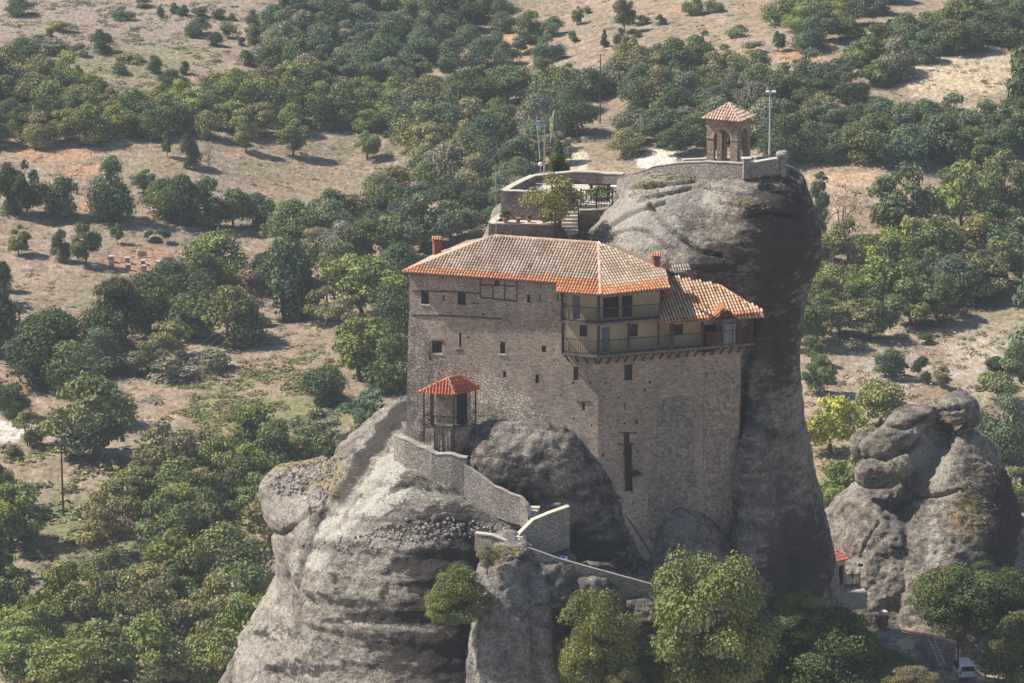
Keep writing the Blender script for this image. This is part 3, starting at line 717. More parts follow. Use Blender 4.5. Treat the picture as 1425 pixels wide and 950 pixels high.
# light stone sills and lintels
def sill(A, B, x0, y, x1, mat, name, h=.08, out=.06):
    u0, z = onplane(x0, y, A, B); u1, _ = onplane(x1, y, A, B)
    D_ = Vector((B[0]-A[0], B[1]-A[1], 0)).normalized(); Nn = Vector((D_.y, -D_.x, 0)); A0 = Vector((A[0], A[1], 0))
    s_ = MB(); s_.bar(A0+D_*u0+Nn*(out/2)+Vector((0, 0, z)), A0+D_*u1+Nn*(out/2)+Vector((0, 0, z)), out+.02, h)
    return s_.build(name, mat, mon)
sill(L_, K, 599, 492, 617, M['cap'], 'sill'); sill(L_, K, 694, 493, 705, M['cap'], 'sill'); sill(L_, K, 585, 424, 598, M['cap'], 'sill')
for (x0, y0, x1, y1) in [(574, 404.5, 604, 404.8), (604, 405, 645, 406), (645, 407, 667, 408), (572, 438, 640, 439.5), (640, 440, 699, 443.5), (668, 386, 668.5, 413), (668.5, 413.5, 720, 419), (719.5, 390, 719, 418), (668.5, 396, 719, 398),
                        (686, 397, 686, 415), (703, 391, 702, 416), (655, 421, 667, 422), (634, 487, 645, 487.5), (601, 474, 618, 474), (803, 559, 822, 558.5), (862, 602, 886, 602), (860, 618, 884, 618), (775, 410, 776, 420), (751, 410, 751.3, 420)]:
    A, B = (L_, K) if x0 < 833 else (K, Mm)
    Dd = LD if x0 < 833 else RD; Nn = LN if x0 < 833 else RN
    a = onplane(x0, y0, A, B); b = onplane(x1, y1, A, B); s_ = MB()
    s_.bar(Vector((A[0], A[1], 0))+Dd*a[0]+Nn*.02+Vector((0, 0, a[1])), Vector((A[0], A[1], 0))+Dd*b[0]+Nn*.02+Vector((0, 0, b[1])), .07, .10)
    s_.build('timber_tie', M['wood'], mon)
# long dark ladder-like chute on the right wall
s_ = MB()
def WR(px, py, d=0.0, A=K, Nn=RN, Dd=RD, B=Mm):
    u, z = onplane(px, py, A, B); return Vector((A[0], A[1], 0))+Dd*u+Nn*d+Vector((0, 0, z))
for x in (869, 878): s_.bar(WR(x, 618, .06), WR(x+1.5, 684, .06), .09, .08)
for y in range(622, 684, 5): s_.bar(WR(869.5+(y-620)*.02, y, .06), WR(878.3+(y-620)*.02, y, .06), .05, .05)
s_.build('ladder_chute', M['wood'], mon)
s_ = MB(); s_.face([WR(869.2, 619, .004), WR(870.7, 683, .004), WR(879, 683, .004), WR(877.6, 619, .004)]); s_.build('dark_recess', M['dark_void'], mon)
# buttress band running down to the lower right
s_ = MB()
for (pts, wd, off) in (([(846, 690), (862, 720), (885, 755), (912, 800)], .85, .35), ([(858, 696), (885, 728), (905, 760), (930, 795)], .5, .2)):
    for (p, q) in zip(pts, pts[1:]): s_.bar(WR(*p, off-.35), WR(*q, off-.35), .8, wd)
s_.build('buttress', M['wall'], mon)
# roofs
mr = MB()
tiles(mr, [E1, E2, K0, R2, R1], .62, seed=1)
tiles(mr, [E2b, Kp, K0, E2], 9, seed=2)
tiles(mr, [Kp, Qp, T_, R2], 1.15, seed=3)
tiles(mr, [E0, E1, R1], .3, old=[(.58, .38, .27), (.60, .42, .31), (.52, .33, .22)], seed=4)
for q in ([R1, R2, Bk], [R1, Bk, Vector((E0.x+2.2, 316.5, CZ-70))], [E0, R1, Vector((E0.x+2.2, 316.5, CZ-70))]): mr.face(q, (.3, .2, .15))
mr.face([Bk, R2, T_, Vector((T_.x+.6, T_.y+6, CZ-70))], (.3, .2, .15))
roof = mr.build('roof', M['tile'], mon)
rc = MB(); ridge(rc, E1, R1); ridge(rc, R1, R2); ridge(rc, Kp, R2, .15); ridge(rc, T_, R2, .1); ridge(rc, Qp, T_, .1)
rc.build('ridge_tiles', M['tile'], roof)
# eaves boards and rafter ends
ev = MB()
for k in range(40):
    p = E1.lerp(E2, (k+.5)/40); ev.bar(p+Vector((0, 0, -.16)), p+LN*-.62+Vector((0, 0, -.02)), .08, .09)
ev.build('rafters', M['wood'], roof); ev = MB()
for k in range(14):
    p = Kp.lerp(Qp, (k+.5)/14); ev.bar(p+Vector((0, 0, -.17)), p-RN*1.3+Vector((0, 0, .2)), .08, .09)
ev.build('rafters', M['wood'], roof)
M['brick'] = plain('chimney_brick', (.26, .10, .075), .9, var=.3, sc=6)
def chimney(px, pyb, pyt, D, w_=.55):
    p = P(px, pyb, D); zt_ = ZA(pyt, D); h = zt_-p.z
    c = MB(); c.box((p.x, p.y, p.z-.5), w_, w_, h+.5-.3, .3); c.box((p.x, p.y, zt_-.3), w_+.16, w_+.16, .1, .3)
    o = c.build('chimney', M['brick'], roof)
    c = MB(); 
    for sx in (-1, 1):
        for sy in (-1, 1): c.box((p.x+sx*w_*.35, p.y+sy*w_*.35, zt_-.2), .12, .12, .16, .3, (.5, .3, .2))
    tiles(c, [Vector((p.x-.42, p.y-.42, zt_-.04)), Vector((p.x+.42, p.y-.42, zt_-.04)), Vector((p.x+.42, p.y+.05, zt_+.16)), Vector((p.x-.42, p.y+.05, zt_+.16))], 9, pw=.2, ph=.25, thick=.04)
    tiles(c, [Vector((p.x+.42, p.y+.47, zt_-.04)), Vector((p.x-.42, p.y+.47, zt_-.04)), Vector((p.x-.42, p.y+.05, zt_+.16)), Vector((p.x+.42, p.y+.05, zt_+.16))], 9, pw=.2, ph=.25, thick=.04)
    for v in range(0): pass
    c.build('chimney_cap', M['tile'], mon)
chimney(608, 351, 331, 309.6, .6)
chimney(913, 374, 354, 303.0, .5)
# plastered upper storeys with real openings
def seg(A, B, x0, x1, off=.26):
    """sub-wall of plane AB between two pixel columns, moved out"""
    D_ = Vector((B[0]-A[0], B[1]-A[1], 0)).normalized(); Nn = Vector((D_.y, -D_.x, 0))
    y = 450
    u0 = onplane(x0, y, A, B)[0]; u1 = onplane(x1, y, A, B)[0]
    a = Vector((A[0], A[1], 0))
    return a+D_*u0+Nn*off, a+D_*u1+Nn*off
mp = MB()
ZF1, ZF0 = CZ-73.05, CZ-75.75      # upper and lower balcony floors
LA, LB = seg(L_, K, 789.5, 833.3)
RA, RB = seg(K, Q, 833, 917)
RC, RE = seg(K, Mm, 833, 975)
RG, RH = seg(Mm, N_, 975, 1031)
up_l = [(797, 411, 807, 444)]; up_r = [(839, 413, 862, 442), (866, 411, 880, 441)]
lo_l = [(806.5, 452, 817.5, 468)]; lo_r = [(838, 454.5, 849, 490), (876, 450.5, 887.5, 468), (938, 451, 950.5, 466)]
facade(mp, LA, LB, ZF1, CZ-70.6, [pxop(LA, LB, *o, False) for o in up_l], depth=.2)
facade(mp, RA, RB, ZF1, CZ-70.6, [pxop(RA, RB, *o, True) for o in up_r], depth=.24)
facade(mp, LA, LB, ZF0, ZF1-.15, [pxop(LA, LB, *o, False) for o in lo_l], depth=.2)
facade(mp, RC, RE, ZF0, ZF1-.15, [pxop(RC, RE, *o, False) for o in lo_r], depth=.2)
facade(mp, RG, RH, ZF0, ZF1-.15, [pxop(RG, RH, 976, 451, 998, 489, True)], depth=.24)
mp.build('plaster_wall', [M['plaster'], M['dark_void']], mon)
for (A, B, o) in ((LA, LB, lo_l[0]), (RC, RE, lo_r[1]), (RC, RE, lo_r[2])): window(A, B, o, d=.16)
M['door_blue'] = plain('door_grey_blue', (.16, .19, .23), .6); M['door_red'] = plain('door_brown', (.16, .07, .055), .6)
def door(A, B, o, mat, d=.12):
    a, b, z0, z1 = pxop(A, B, *o)[:4]; D_ = (B-A).normalized(); Nn = Vector((D_.y, -D_.x, 0)); s_ = MB()
    W = lambda u, z, dd: A+D_*u-Nn*dd+Vector((0, 0, z))
    s_.bar(W((a+b)/2, z0+.01, d), W((a+b)/2, z1-.01, d), b-a-.02, .06)
    for zz in (z0+.35, (z0+z1)/2, z1-.35): s_.bar(W(a+.1, zz, d-.05), W(b-.1, zz, d-.05), .06, .09)
    do = s_.build('door', mat, mon); s_ = MB(); p = W(b-.14, z0+1.05, d-.09); s_.box(p, .04, .05, .14); s_.build('handle', M['frame'], do)
for (A, B, o, m) in ((LA, LB, up_l[0], 'door_blue'), (RC, RE, lo_r[0], 'door_blue')): door(A, B, o, M[m])
# balconies
def off_pt(p, n, d): return Vector((p.x, p.y, 0))+n*d
def corner_off(d):
    # meeting point of the two offset wall lines
    a = off_pt(L_, LN, d); b = LD; c = off_pt(K, RN, d); e = RD
    det = b.x*(-e.y)+e.x*b.y
    t = ((c.x-a.x)*(-e.y)+e.x*(c.y-a.y))/det
    return a+b*t
def balcony(zf, x0, x1, label, posts, rail_h, x_end_plain=None, xpat=False):
    d = 1.05; Kc = corner_off(d)
    u0 = onplane(x0, 480, L_, K)[0]; u1 = onplane(x1, 470, K, Mm)[0]
    A0 = Vector((L_.x, L_.y, 0))+LD*u0; B0 = Vector((K.x, K.y, 0))+RD*u1
    A1, B1 = A0+LN*d, B0+RN*d; Kw = Vector((K.x, K.y, 0))
    fl = MB(); Z = Vector((0, 0, 1))
    inner = [A0+LN*.01, Kw+(LN+RN)*.01, B0+RN*.01]
    fl.prism([A1, Kc, B1, inner[2], inner[1], inner[0]], zf-.14, zf)
    bal = fl.build('balcony', M['wood'], mon)
    ed = MB()
    for p, q in ((A1, Kc), (Kc, B1)):
        n = LN if p is A1 else RN
        ed.bar(p+n*.03+Z*(zf-.06), q+n*.03+Z*(zf-.06), .06, .2)
    ed.build('fascia', M['wood_light'], bal)
    ra = MB()
    for p, q in ((A1, Kc), (Kc, B1), (A0+LN*.1, A1)):
        n = (q-p).length; v = (q-p)/n; inn = Vector((-v.y, v.x, 0))*.06
        if p is not A1 and p is not Kc: inn = inn*0
        ra.bar(p+inn+Z*(zf+rail_h), q+inn+Z*(zf+rail_h), .07, .07); ra.bar(p+inn+Z*(zf+.1), q+inn+Z*(zf+.1), .05, .06)
        k = int(n/.19)
        for i in range(1, k):
            t = p+inn+v*(n*i/k); ra.bar(t+Z*(zf+.1), t+Z*(zf+rail_h), .035)
    ra.build('railing', M['wood_rail'], bal)
    for (fr, zt_) in posts:
        if fr < 0: q = A1.lerp(Kc, 1+fr)+LD*.07-LN*.06
        else: q = Kc.lerp(B1, fr)-RN*.06-RD*(.1 if fr > .99 else 0)
        s_ = MB(); s_.bar(q+Z*zf, q+Z*zt_, .34 if fr == .465 else .23); s_.build('post', M['wood'], bal)
    return bal, A0, A1, Kc, B0, B1
M['wood_light'] = plain('weathered_board', (.17, .15, .135), .85, var=.3)
M['wood_rail'] = plain('railing_wood', (.10, .075, .065), .8, var=.3)
ub = balcony(ZF1, 786, 915, '', [(-1, CZ-70.65), (0, CZ-70.55), (1, CZ-70.6)], 1.25)
lb = balcony(ZF0, 787, 1044, '', [(-1, ZF1-.14), (0, ZF1-.14), (.19, ZF1-.14), (.38, ZF1-.14), (.465, ZF1-.14), (.66, CZ-73.35), (.98, CZ-73.35)], 1.22)
_, A0, A1, Kc, B0, B1 = lb
Z = Vector((0, 0, 1))
for k in range(22):
    if k < 4: p = A1.lerp(Kc, (k+.4)/4); n = LN; w0 = .95
    else: p = Kc.lerp(B1, (k-4+.5)/18); n = RN; w0 = .95
    s_ = MB(); s_.bar(p-n*.1+Z*(ZF0-.18), p-n*1.0+Z*(ZF0-.95), .11, .12); s_.build('bracket', M['wood'], lb[0])
s_ = MB()
for k in range(30):
    p = A1.lerp(Kc, (k+.5)/6) if k < 6 else Kc.lerp(B1, (k-5.5)/24); n = LN if k < 6 else RN
    s_.bar(p+n*.08+Z*(ZF0-.22), p-n*.95+Z*(ZF0-.22), .09, .13)
s_.build('joists', M['wood'], lb[0])
# hanging cloth on the upper balcony
s_ = MB(); q = Kc.lerp(ub[5], .42)-RN*.5
for k in range(5): s_.bar(q+RD*(.16*k)+Z*(ZF1+1.95-.05*k), q+RD*(.16*k)+Z*(ZF1+.9+.12*abs(k-2)), .17, .04)
s_.build('awning_cloth', M['dark_void'], mon)
# lower right wing: roof, grey cabin, gable
ZA_ = -73.2
e1, e2, e2m = PZ(917, 449.5, ZA_), PZ(1062, 440.5, ZA_), PZ(990, 446.5, ZA_)
t1, t2 = PZ(926, 389, -70.9), PZ(1003, 398, -71.2)
t2b = PZ(1030, 416, -72.0)
mw = MB()
OW = [(.60, .38, .24), (.64, .45, .31), (.56, .32, .18), (.60, .40, .26), (.54, .38, .26), (.62, .33, .17)]
tiles(mw, [e1, e2, t2b, t2, t1], .3, pw=.27, ph=.40, old=OW, seed=8, mixnew=.08)
bk = Vector((e2.x-.2, e2.y+3.0, CZ+ZA_)); tiles(mw, [e2, bk, t2, t2b], .3, old=OW, seed=9)
wing = mw.build('wing_roof', M['tile'], mon)
rc = MB(); ridge(rc, t1, t2, .12); ridge(rc, t2, t2b, .12); ridge(rc, t2b, e2, .12); rc.build('ridge_tiles', M['tile'], wing)
# small gable over the cabin
ga_, gb_, gl = PZ(1012, 430, -72.55), None, PZ(988, 448, -73.35)
gr_ = PZ(1029, 444.5, -73.35); bd = Vector((.5, 1.9, 0)); gf_ = -RN*-.0
tip = P(1012, 430, 300.8); lft = P(988, 448, 300.6); rgt = P(1029, 445, 301.0)
mg = MB(); back_tip = tip-RN*2.2; bl = lft-RN*1.6+Z*.35; br_ = rgt-RN*1.6+Z*.35
tiles(mg, [bl, lft, tip, back_tip], 9, pw=.26, ph=.36, new=[(.58, .22, .12), (.62, .27, .15)], thick=.07, seed=11)
tiles(mg, [rgt, br_, back_tip, tip], 9, pw=.26, ph=.36, thick=.07, seed=12)
gab = mg.build('gable_roof', M['tile'], mon)
s_ = MB(); s_.bar(lft-Z*.12+RN*.04, tip-Z*.1+RN*.04, .06, .2); s_.bar(tip-Z*.1+RN*.04, rgt-Z*.12+RN*.04, .06, .2); s_.bar(lft-Z*.2, rgt-Z*.2, .1, .14); s_.bar((lft+rgt)/2-Z*.2, tip-Z*.15, .1, .1); s_.build('gable_truss', M['wood_red'], gab)
M['sheet'] = plain('grey_blue_sheet', (.20, .24, .28), .55, var=.1)
def at_lb(px, py, d):
    u, z = onplane(px, py, K, Mm); return Vector((K.x, K.y, 0))+RD*u+RN*d
c0, c1 = at_lb(1000, 470, 1.0), at_lb(1017, 470, 1.0)
s_ = MB(); mid = (c0+c1)/2-RN*.45; L1 = (c1-c0).length
s_.box((mid.x, mid.y, ZF0), L1, .9, 2.35, math.atan2(RD.y, RD.x)); cab = s_.build('cabin', M['sheet'], mon)
s_ = MB(); s_.bar(mid+RN*.47+RD*.28+Z*(ZF0+.1), mid+RN*.47+RD*.28+Z*(ZF0+2.2), .03, .03); s_.bar(mid+RN*.47-RD*.4+Z*(ZF0+.1), mid+RN*.47-RD*.4+Z*(ZF0+2.2), .03, .03); s_.build('cabin_seam', M['frame'], cab)
s_ = MB()
pA, pB = at_lb(1019, 470, .9), at_lb(1026, 470, .9); s_.bar((pA+pB)/2+Z*ZF0, (pA+pB)/2+Z*(ZF0+2.4), (pB-pA).length, .08); s_.build('board_screen', M['wood_red'], mon); s_ = MB()
pA, pB = at_lb(1028, 470, .8), at_lb(1042, 470, .8); s_.bar((pA+pB)/2+Z*ZF0, (pA+pB)/2+Z*(ZF0+1.35), (pB-pA).length, .06); s_.build('board_screen', M['wood_red'], mon); s_ = MB()
pA, pB = at_lb(978, 470, .95), at_lb(998, 470, .95); s_.bar((pA+pB)/2+Z*ZF0, (pA+pB)/2+Z*(ZF0+1.25), (pB-pA).length, .05)
s_.build('board_screen', M['wood_red'], mon)
# little stair-head structure behind the wing
s_ = MB(); p = P(949, 393, 306.2); s_.box((p.x, p.y+1, p.z-.4), 1.9, 2.4, 1.35, .25); hd = s_.build('stairhead_wall', M['parapet'], mon)
s_ = MB(); tiles(s_, [PZ(932, 377, -69.0), PZ(962, 374, -69.0), PZ(958, 366, -68.6), PZ(934, 367, -68.5)], 0, pw=.24, ph=.3, thick=.08, seed=15)
tiles(s_, [PZ(918, 369, -68.9), PZ(937, 378, -69.2), PZ(938, 370, -68.7), PZ(926, 364, -68.4)], 9, pw=.24, ph=.3, thick=.08, seed=16); s_.build('stairhead_roof', M['tile'], mon)

# ------------------------------------------------------------------ entrance kiosk (timber loggia)
ks = empty('entrance_loggia', P(622, 615, 301.5), label='small red-roofed timber loggia on posts at the foot of the monastery wall', cat='loggia')
c0, c1, c2 = PZ(632.6, 548.5, -79.25), PZ(583, 545, -79.25), PZ(668.5, 540.5, -79.25); c3 = c1+c2-c0
rm0 = PZ(624, 525.5, -78.0); rm1 = PZ(640, 522, -78.0)
mk = MB(); NR = [(.56, .15, .08), (.60, .18, .10), (.52, .13, .07)]
tiles(mk, [c1, c0, rm0], 9, pw=.27, ph=.36, new=NR, thick=.08, seed=21); tiles(mk, [c0, c2, rm1, rm0], 9, pw=.27, ph=.36, new=NR, thick=.08, seed=22)
tiles(mk, [c2, c3, rm1], 9, new=NR, thick=.08, seed=23); tiles(mk, [c3, c1, rm0, rm1], 9, new=NR, thick=.08, seed=24)
kr = mk.build('roof', M['tile'], ks); rc = MB()
for a, b in ((c0, rm0), (c1, rm0), (rm0, rm1), (c2, rm1)): ridge(rc, a, b, .09, ((.62, .24, .15), (.66, .30, .2)))
rc.build('ridge_tiles', M['tile'], kr)
zf = CZ-82.2; ins = .18
cen = (c0+c1+c2+c3)/4
def kin(p, f=.84): q = cen+(p-cen)*f; return Vector((q.x, q.y, 0))
k0, k1, k2, k3 = kin(c0), kin(c1), kin(c2), kin(c3)
s_ = MB(); s_.prism([k0, k2, k3, k1], zf-.14, zf); s_.build('deck', M['wood_light'], ks)
for (q, zb2) in ((k1, CZ-83.6), (k0, CZ-84.3), (k2, CZ-84.0), (k1.lerp(k3, .33), zf), (k1.lerp(k0, .0)+(k0-k1)*.30, zf)):
    s_ = MB(); s_.bar(q+Z*zb2, q+Z*(CZ-79.3), .13); s_.build('post', M['wood'], ks)
s_ = MB()
for a, b in ((k1, k0), (k1, k1.lerp(k3, .4)), (k0, k2)):
    s_.bar(a+Z*(zf+.95), b+Z*(zf+.95), .06); s_.bar(a+Z*(zf+.12), b+Z*(zf+.12), .05)
    n = max(1, round((b-a).length/.95))
    for i in range(n):
        p, q = a.lerp(b, i/n), a.lerp(b, (i+1)/n); s_.bar(p+Z*(zf+.12), q+Z*(zf+.95), .035); s_.bar(q+Z*(zf+.12), p+Z*(zf+.95), .035); s_.bar(q+Z*(zf+.1), q+Z*(zf+.95), .05)
s_.build('railing', M['wood'], ks)
s_ = MB(); a, b = k3.lerp(k1, .42), k2.lerp(k0, .30)
m1 = a.lerp(b, .62)
for p, q in ((a, m1),): s_.bar((p+q)/2+Z*zf, (p+q)/2+Z*(CZ-79.35), .12, (q-p).length, up=((q-p).normalized()))
s_.bar(b+Z*(zf), b+Z*(CZ-79.35), .3); s_.build('back_wall', M['render_tan'], ks)
s_ = MB(); p, q = m1, b; s_.bar((p+q)/2+Z*zf, (p+q)/2+Z*(CZ-79.35), .05, (q-p).length, up=((q-p).normalized())); s_.build('doorway', M['dark_void'], ks)
s_ = MB(); f = .78
s_.prism([k0.lerp(k1, .08), k2, k3, k1.lerp(k0, .30).lerp(k3, .1)], CZ-85.2, zf-.15); s_.build('lower_room', M['render_tan'], ks)
s_ = MB()
for t in (.35, .62, .9): p = k1.lerp(k0, t)+(k0-k3).normalized()*.0+LN*.03; s_.bar(p+Z*(CZ-84.3), p+Z*(zf-.15), .08, .06)
s_.build('studs', M['wood'], ks)

# ------------------------------------------------------------------ retaining walls and parapets
def parapet(name, label, pts, thick=.45, cap=.07, capw=.12, mat='parapet', capmat='cap', cat='wall', jag=0.0, sub=4):
    """pts: (px, py of the top, D, height)"""
    P3 = [(P(a, b, c), h) for (a, b, c, h) in pts]
    fine = []
    for (p, h), (q, h2) in zip(P3, P3[1:]):
        for k in range(sub): fine.append((p.lerp(q, k/sub), h+(h2-h)*k/sub))
    fine.append(P3[-1])
    n = len(fine); mbw = MB(); mc = MB(); sec = []; csec = []
    for i, (p, h) in enumerate(fine):
        a = fine[max(i-1, 0)][0]; b = fine[min(i+1, n-1)][0]; d = Vector((b.x-a.x, b.y-a.y, 0)).normalized(); nn = Vector((d.y, -d.x, 0))
        j = noise.noise(p*.9)*jag
        top = p-Z*cap+Z*j
        sec.append([top-nn*thick/2, top+nn*thick/2, top+nn*(thick/2+.06)-Z*h, top-nn*(thick/2)-Z*h])
        csec.append([top-nn*(thick+capw)/2, top+nn*(thick+capw)/2, top+nn*(thick+capw)/2+Z*cap, top-nn*(thick+capw)/2+Z*cap])
    for m_, sc_ in ((mbw, sec), (mc, csec)):
        vs = [q for s_ in sc_ for q in s_]; fs = []
        for i in range(n-1):
            for k in range(4): k2 = (k+1) % 4; fs.append((i*4+k, i*4+k2, (i+1)*4+k2, (i+1)*4+k))
        fs += [(3, 2, 1, 0), tuple((n-1)*4+k for k in range(4))]
        m_.mesh(vs, fs)
    e = empty(name, fine[n//2][0]-Z*fine[n//2][1], label=label, cat=cat)
    mbw.build('masonry', M[mat], e)
    if cap > 0: mc.build('coping', M[capmat], e)
    return e
M['cap_dim'] = plain('mortar_coping', (.36, .33, .29), .9, var=.2)
parapet('retaining_wall', 'rough stone terrace wall holding up the small loggia', [(552, 604, 302.4, 3.2), (566, 610, 301.3, 3.4), (603, 627, 300.0, 3.6), (630, 632, 299.4, 3.8), (650, 635, 299.1, 3.8)], .6, .07, .08, capmat='cap_dim', jag=.25)
parapet('stair_parapet', 'rendered parapet curving down from the loggia beside the stairs', [(647, 646, 299.0, 3.0), (664, 657, 298.4, 2.9), (688, 675, 297.6, 2.6), (708, 684, 297.0, 2.4), (725, 691, 296.5, 2.3), (735, 702, 296.0, 2.2), (737, 716, 295.8, 2.0)], .32, .07, .06, mat='parapet', capmat='cap_dim', jag=.12)
parapet('stair_wall', 'wall with a bright sloping coping rising right from the stair turn', [(722, 741, 294.9, 1.6), (741, 722, 295.3, 2.6), (765, 712, 295.9, 3.4), (791, 703, 296.7, 3.4)], .4, .1, .14)
parapet('path_parapet', 'short low wall with bright wavy coping left of the stair turn', [(662, 740, 294.6, 1.4), (685, 743, 294.1, 1.8), (705, 751, 293.8, 2.0), (720, 757, 293.7, 2.2), (736, 761, 293.6, 2.4)], .4, .1, .14)
parapet('path_wall', 'long shaded parapet sloping down to the right below the cliff', [(735, 761, 293.4, 2.2), (780, 777, 293.8, 2.0), (830, 791, 294.2, 2.0), (870, 802, 294.6, 2.2), (907, 812, 295.0, 2.4)], .32, .06, .06, capmat='cap_dim')
# stairs at the turn
st = empty('stone_steps', P(722, 752, 294.6), label='few pale steps at the turn of the cliff path', cat='steps')
for k in range(4):
    p = P(716+k*4.5, 751-k*3.2, 294.4+k*.3); s_ = MB(); s_.box((p.x, p.y, p.z-1.2), .55, 1.1, 1.2, -.2); s_.build('step', M['cap'], st)
st2 = empty('stone_steps', P(742, 714, 296.6), label='small bright steps above the sloping coping, by the parapet end', cat='steps')
for k in range(3):
    p = P(740+k*2.5, 714-k*4.5, 296.4+k*.35); s_ = MB(); s_.box((p.x, p.y, p.z-1.0), .75, .6, 1.0, -.1); s_.build('step', M['cap'], st2)
# lavender-blue tarp glimpsed behind the long parapet
s_ = MB(); p = P(784, 775, 294.6)
for k in range(5): s_.box((p.x-.25+.12*k, p.y+.1*math.sin(k*2), p.z-.6), .16, .3, .55+.12*math.sin(k*1.7), .3*k)
M['blue'] = plain('blue_tarp', (.12, .12, .55), .6)
tag(s_.build('backpack', M['blue'], origin=(p.x, p.y, p.z-.6)), 'small violet-blue bundle peeping over the long shaded parapet', 'bundle')

M['purple_stone'] = stone_mat('purple_stone', (.36, .285, .255), (.22, .175, .165), 3.0, 1.6, .5, 1.0, big=(.7, 1.2))
# terraces on the rock behind the roof
def floor_slab(name, label, poly, th, mat, cat='terrace'):
    zc = poly[0].z; s_ = MB(); s_.prism([(p.x, p.y) for p in poly], zc-th, zc)
    c = sum((Vector(p) for p in poly), Vector((0, 0, 0)))/len(poly)
    o = s_.build(name, mat, origin=(c.x, c.y, zc-th)); return tag(o, label, cat)
M['paving'] = plain('pale_paving', (.50, .44, .36), .95, var=.15)
zl, zu = CZ-68.35, CZ-67.0
A_ = P(683, 309, 314.0); Bq = P(776, 311, 313.2)
floor_slab('lower_terrace', 'narrow paved lower terrace with flower pots behind the big roof', [Vector((A_.x+.2, 314.0, zl)), Vector((Bq.x, 313.3, zl)), Vector((Bq.x, 317.5, zl)), Vector((A_.x+1.2, 318.5, zl))], 2.2, M['paving'])
parapet('terrace_wall', 'lower terrace front wall with broad white coping above the roof ridge', [(683, 309, 314.0, 2.4), (728, 310, 313.6, 2.4), (776, 311, 313.2, 2.4)], .55, .08, .1, mat='purple_stone', jag=.07)
parapet('terrace_side_wall', 'white coped left end wall of the lower terrace', [(701, 296, 318.0, 2.4), (692, 302, 316.0, 2.4), (684, 308.6, 314.25, 2.4)], .5, .08, .1, mat='purple_stone', jag=.07)
parapet('upper_terrace_wall', 'tall purple-brown retaining wall left of the terrace tree', [(700, 264, 317.6, 3.0), (740, 265, 317.3, 3.0), (783, 267, 317.0, 3.0)], .5, .08, .1, mat='purple_stone', jag=.07)
parapet('upper_side_wall', 'white coped left wall of the upper terrace running back', [(742, 243, 326, 2.2), (720, 253, 321.8, 2.4), (701, 263.6, 317.9, 3.0)], .5, .08, .1, mat='purple_stone', jag=.07)
parapet('back_wall', 'rear terrace wall with white coping under the dense trees', [(742, 243, 326.5, 1.6), (800, 237, 326.5, 1.9), (840, 239, 326, 1.9), (868, 241, 325, 1.9)], .5, .1, .12, mat='purple_stone', jag=.07)
parapet('stair_side_wall', 'grey wall under the railing to the right of the terrace stairs', [(806, 291, 316.3, 3.0), (830, 290, 316.5, 3.0), (866, 288.5, 316.7, 3.0)], .6, .06, .1, capmat='cap_dim', mat='purple_stone', jag=.07)
floor_slab('upper_terrace', 'pale paved upper terrace inside the coped walls', [P(704, 284, 317.8)*1, P(866, 288, 316.9), P(880, 280, 325.5), P(744, 262, 326.4)][:0] or [Vector((P(704, 284, 317.8).x, 317.8, zu)), Vector((P(783, 284, 317.3).x, 317.3, zu)), Vector((P(868, 288, 316.9).x, 316.8, zu)), Vector((P(876, 280, 325).x, 325.2, zu)), Vector((P(744, 262, 326.4).x, 326.3, zu))], 2.8, M['paving'])
stt = empty('terrace_stairs', P(794, 325, 312.4), label='flight of pale stone steps climbing beside the terrace tree', cat='stairs')
for k in range(9):
    D_ = 313.0+k*.42; p = P(794-(.2*k), 326, D_); zt_ = CZ-69.0+k*.225; s_ = MB(); s_.box((p.x, D_+.3, zt_-.9), 1.35, .62, .9, 0); s_.build('step', M['paving'] if k % 1 == 0 else M['cap'], stt)
# long rubble parapet up to the bell pavilion
parapet('rubble_parapet', 'long dry-stone parapet climbing the rock to the bell pavilion', [(862, 246, 317.0, 1.9), (885, 240, 315.0, 1.8), (912, 231, 313.2, 1.6), (945, 225.5, 311.7, 1.6), (985, 223.5, 310.3, 1.6), (1036, 226, 309.0, 1.7)], .5, .06, .08, capmat='cap_dim', jag=.12)
parapet('summit_parapet', 'short shaded parapet right of the gate pier on the summit', [(1042, 226, 308.8, 1.6), (1065, 221.5, 309.6, 1.6), (1088, 218, 310.4, 1.6)], .45, .08, .1)
parapet('summit_rear_parapet', 'rear summit parapet seen through the arches', [(950, 221, 314.0, 1.6), (1000, 219, 315.5, 1.6), (1050, 217.5, 315.5, 1.6), (1086, 217.5, 311.5, 1.6)], .4, .08, .1)
s_ = MB(); p = P(1038.5, 238, 308.7); s_.box((p.x, p.y, p.z-.6), .6, .6, 1.65, .2, taper=.95); e = tag(s_.build('gate_pier', M['parapet'], origin=(p.x, p.y, p.z-.6)), 'stubby stone pier with flat cap between the summit parapets', 'pier')
s_ = MB(); s_.box((p.x, p.y, p.z+1.05), .78, .78, .1, .2); s_.build('pier_cap', M['cap'], e)
p = P(1089, 236, 310.2); s_ = MB(); s_.box((p.x, p.y, p.z-.8), .5, .5, 1.75, .3); e = tag(s_.build('stone_pier', M['parapet'], origin=(p.x, p.y, p.z-.8)), 'end pier topped by a round boulder at the summit edge', 'pier')
s_ = MB(); n = 12
for i in range(6):
    pass
vs = []; fs = []
for i in range(9):
    th = math.pi*i/8
    for k in range(n):
        a = 2*math.pi*k/n; q = Vector((math.sin(th)*math.cos(a), math.sin(th)*math.sin(a), math.cos(th))); r_ = 1+.25*noise.noise(q*1.7)
        vs.append((p.x+q.x*.55*r_, p.y+q.y*.5*r_, p.z+1.28+q.z*.40*r_))
for i in range(8):
    for k in range(n): k2 = (k+1) % n; fs.append((i*n+k, (i+1)*n+k, (i+1)*n+k2, i*n+k2))
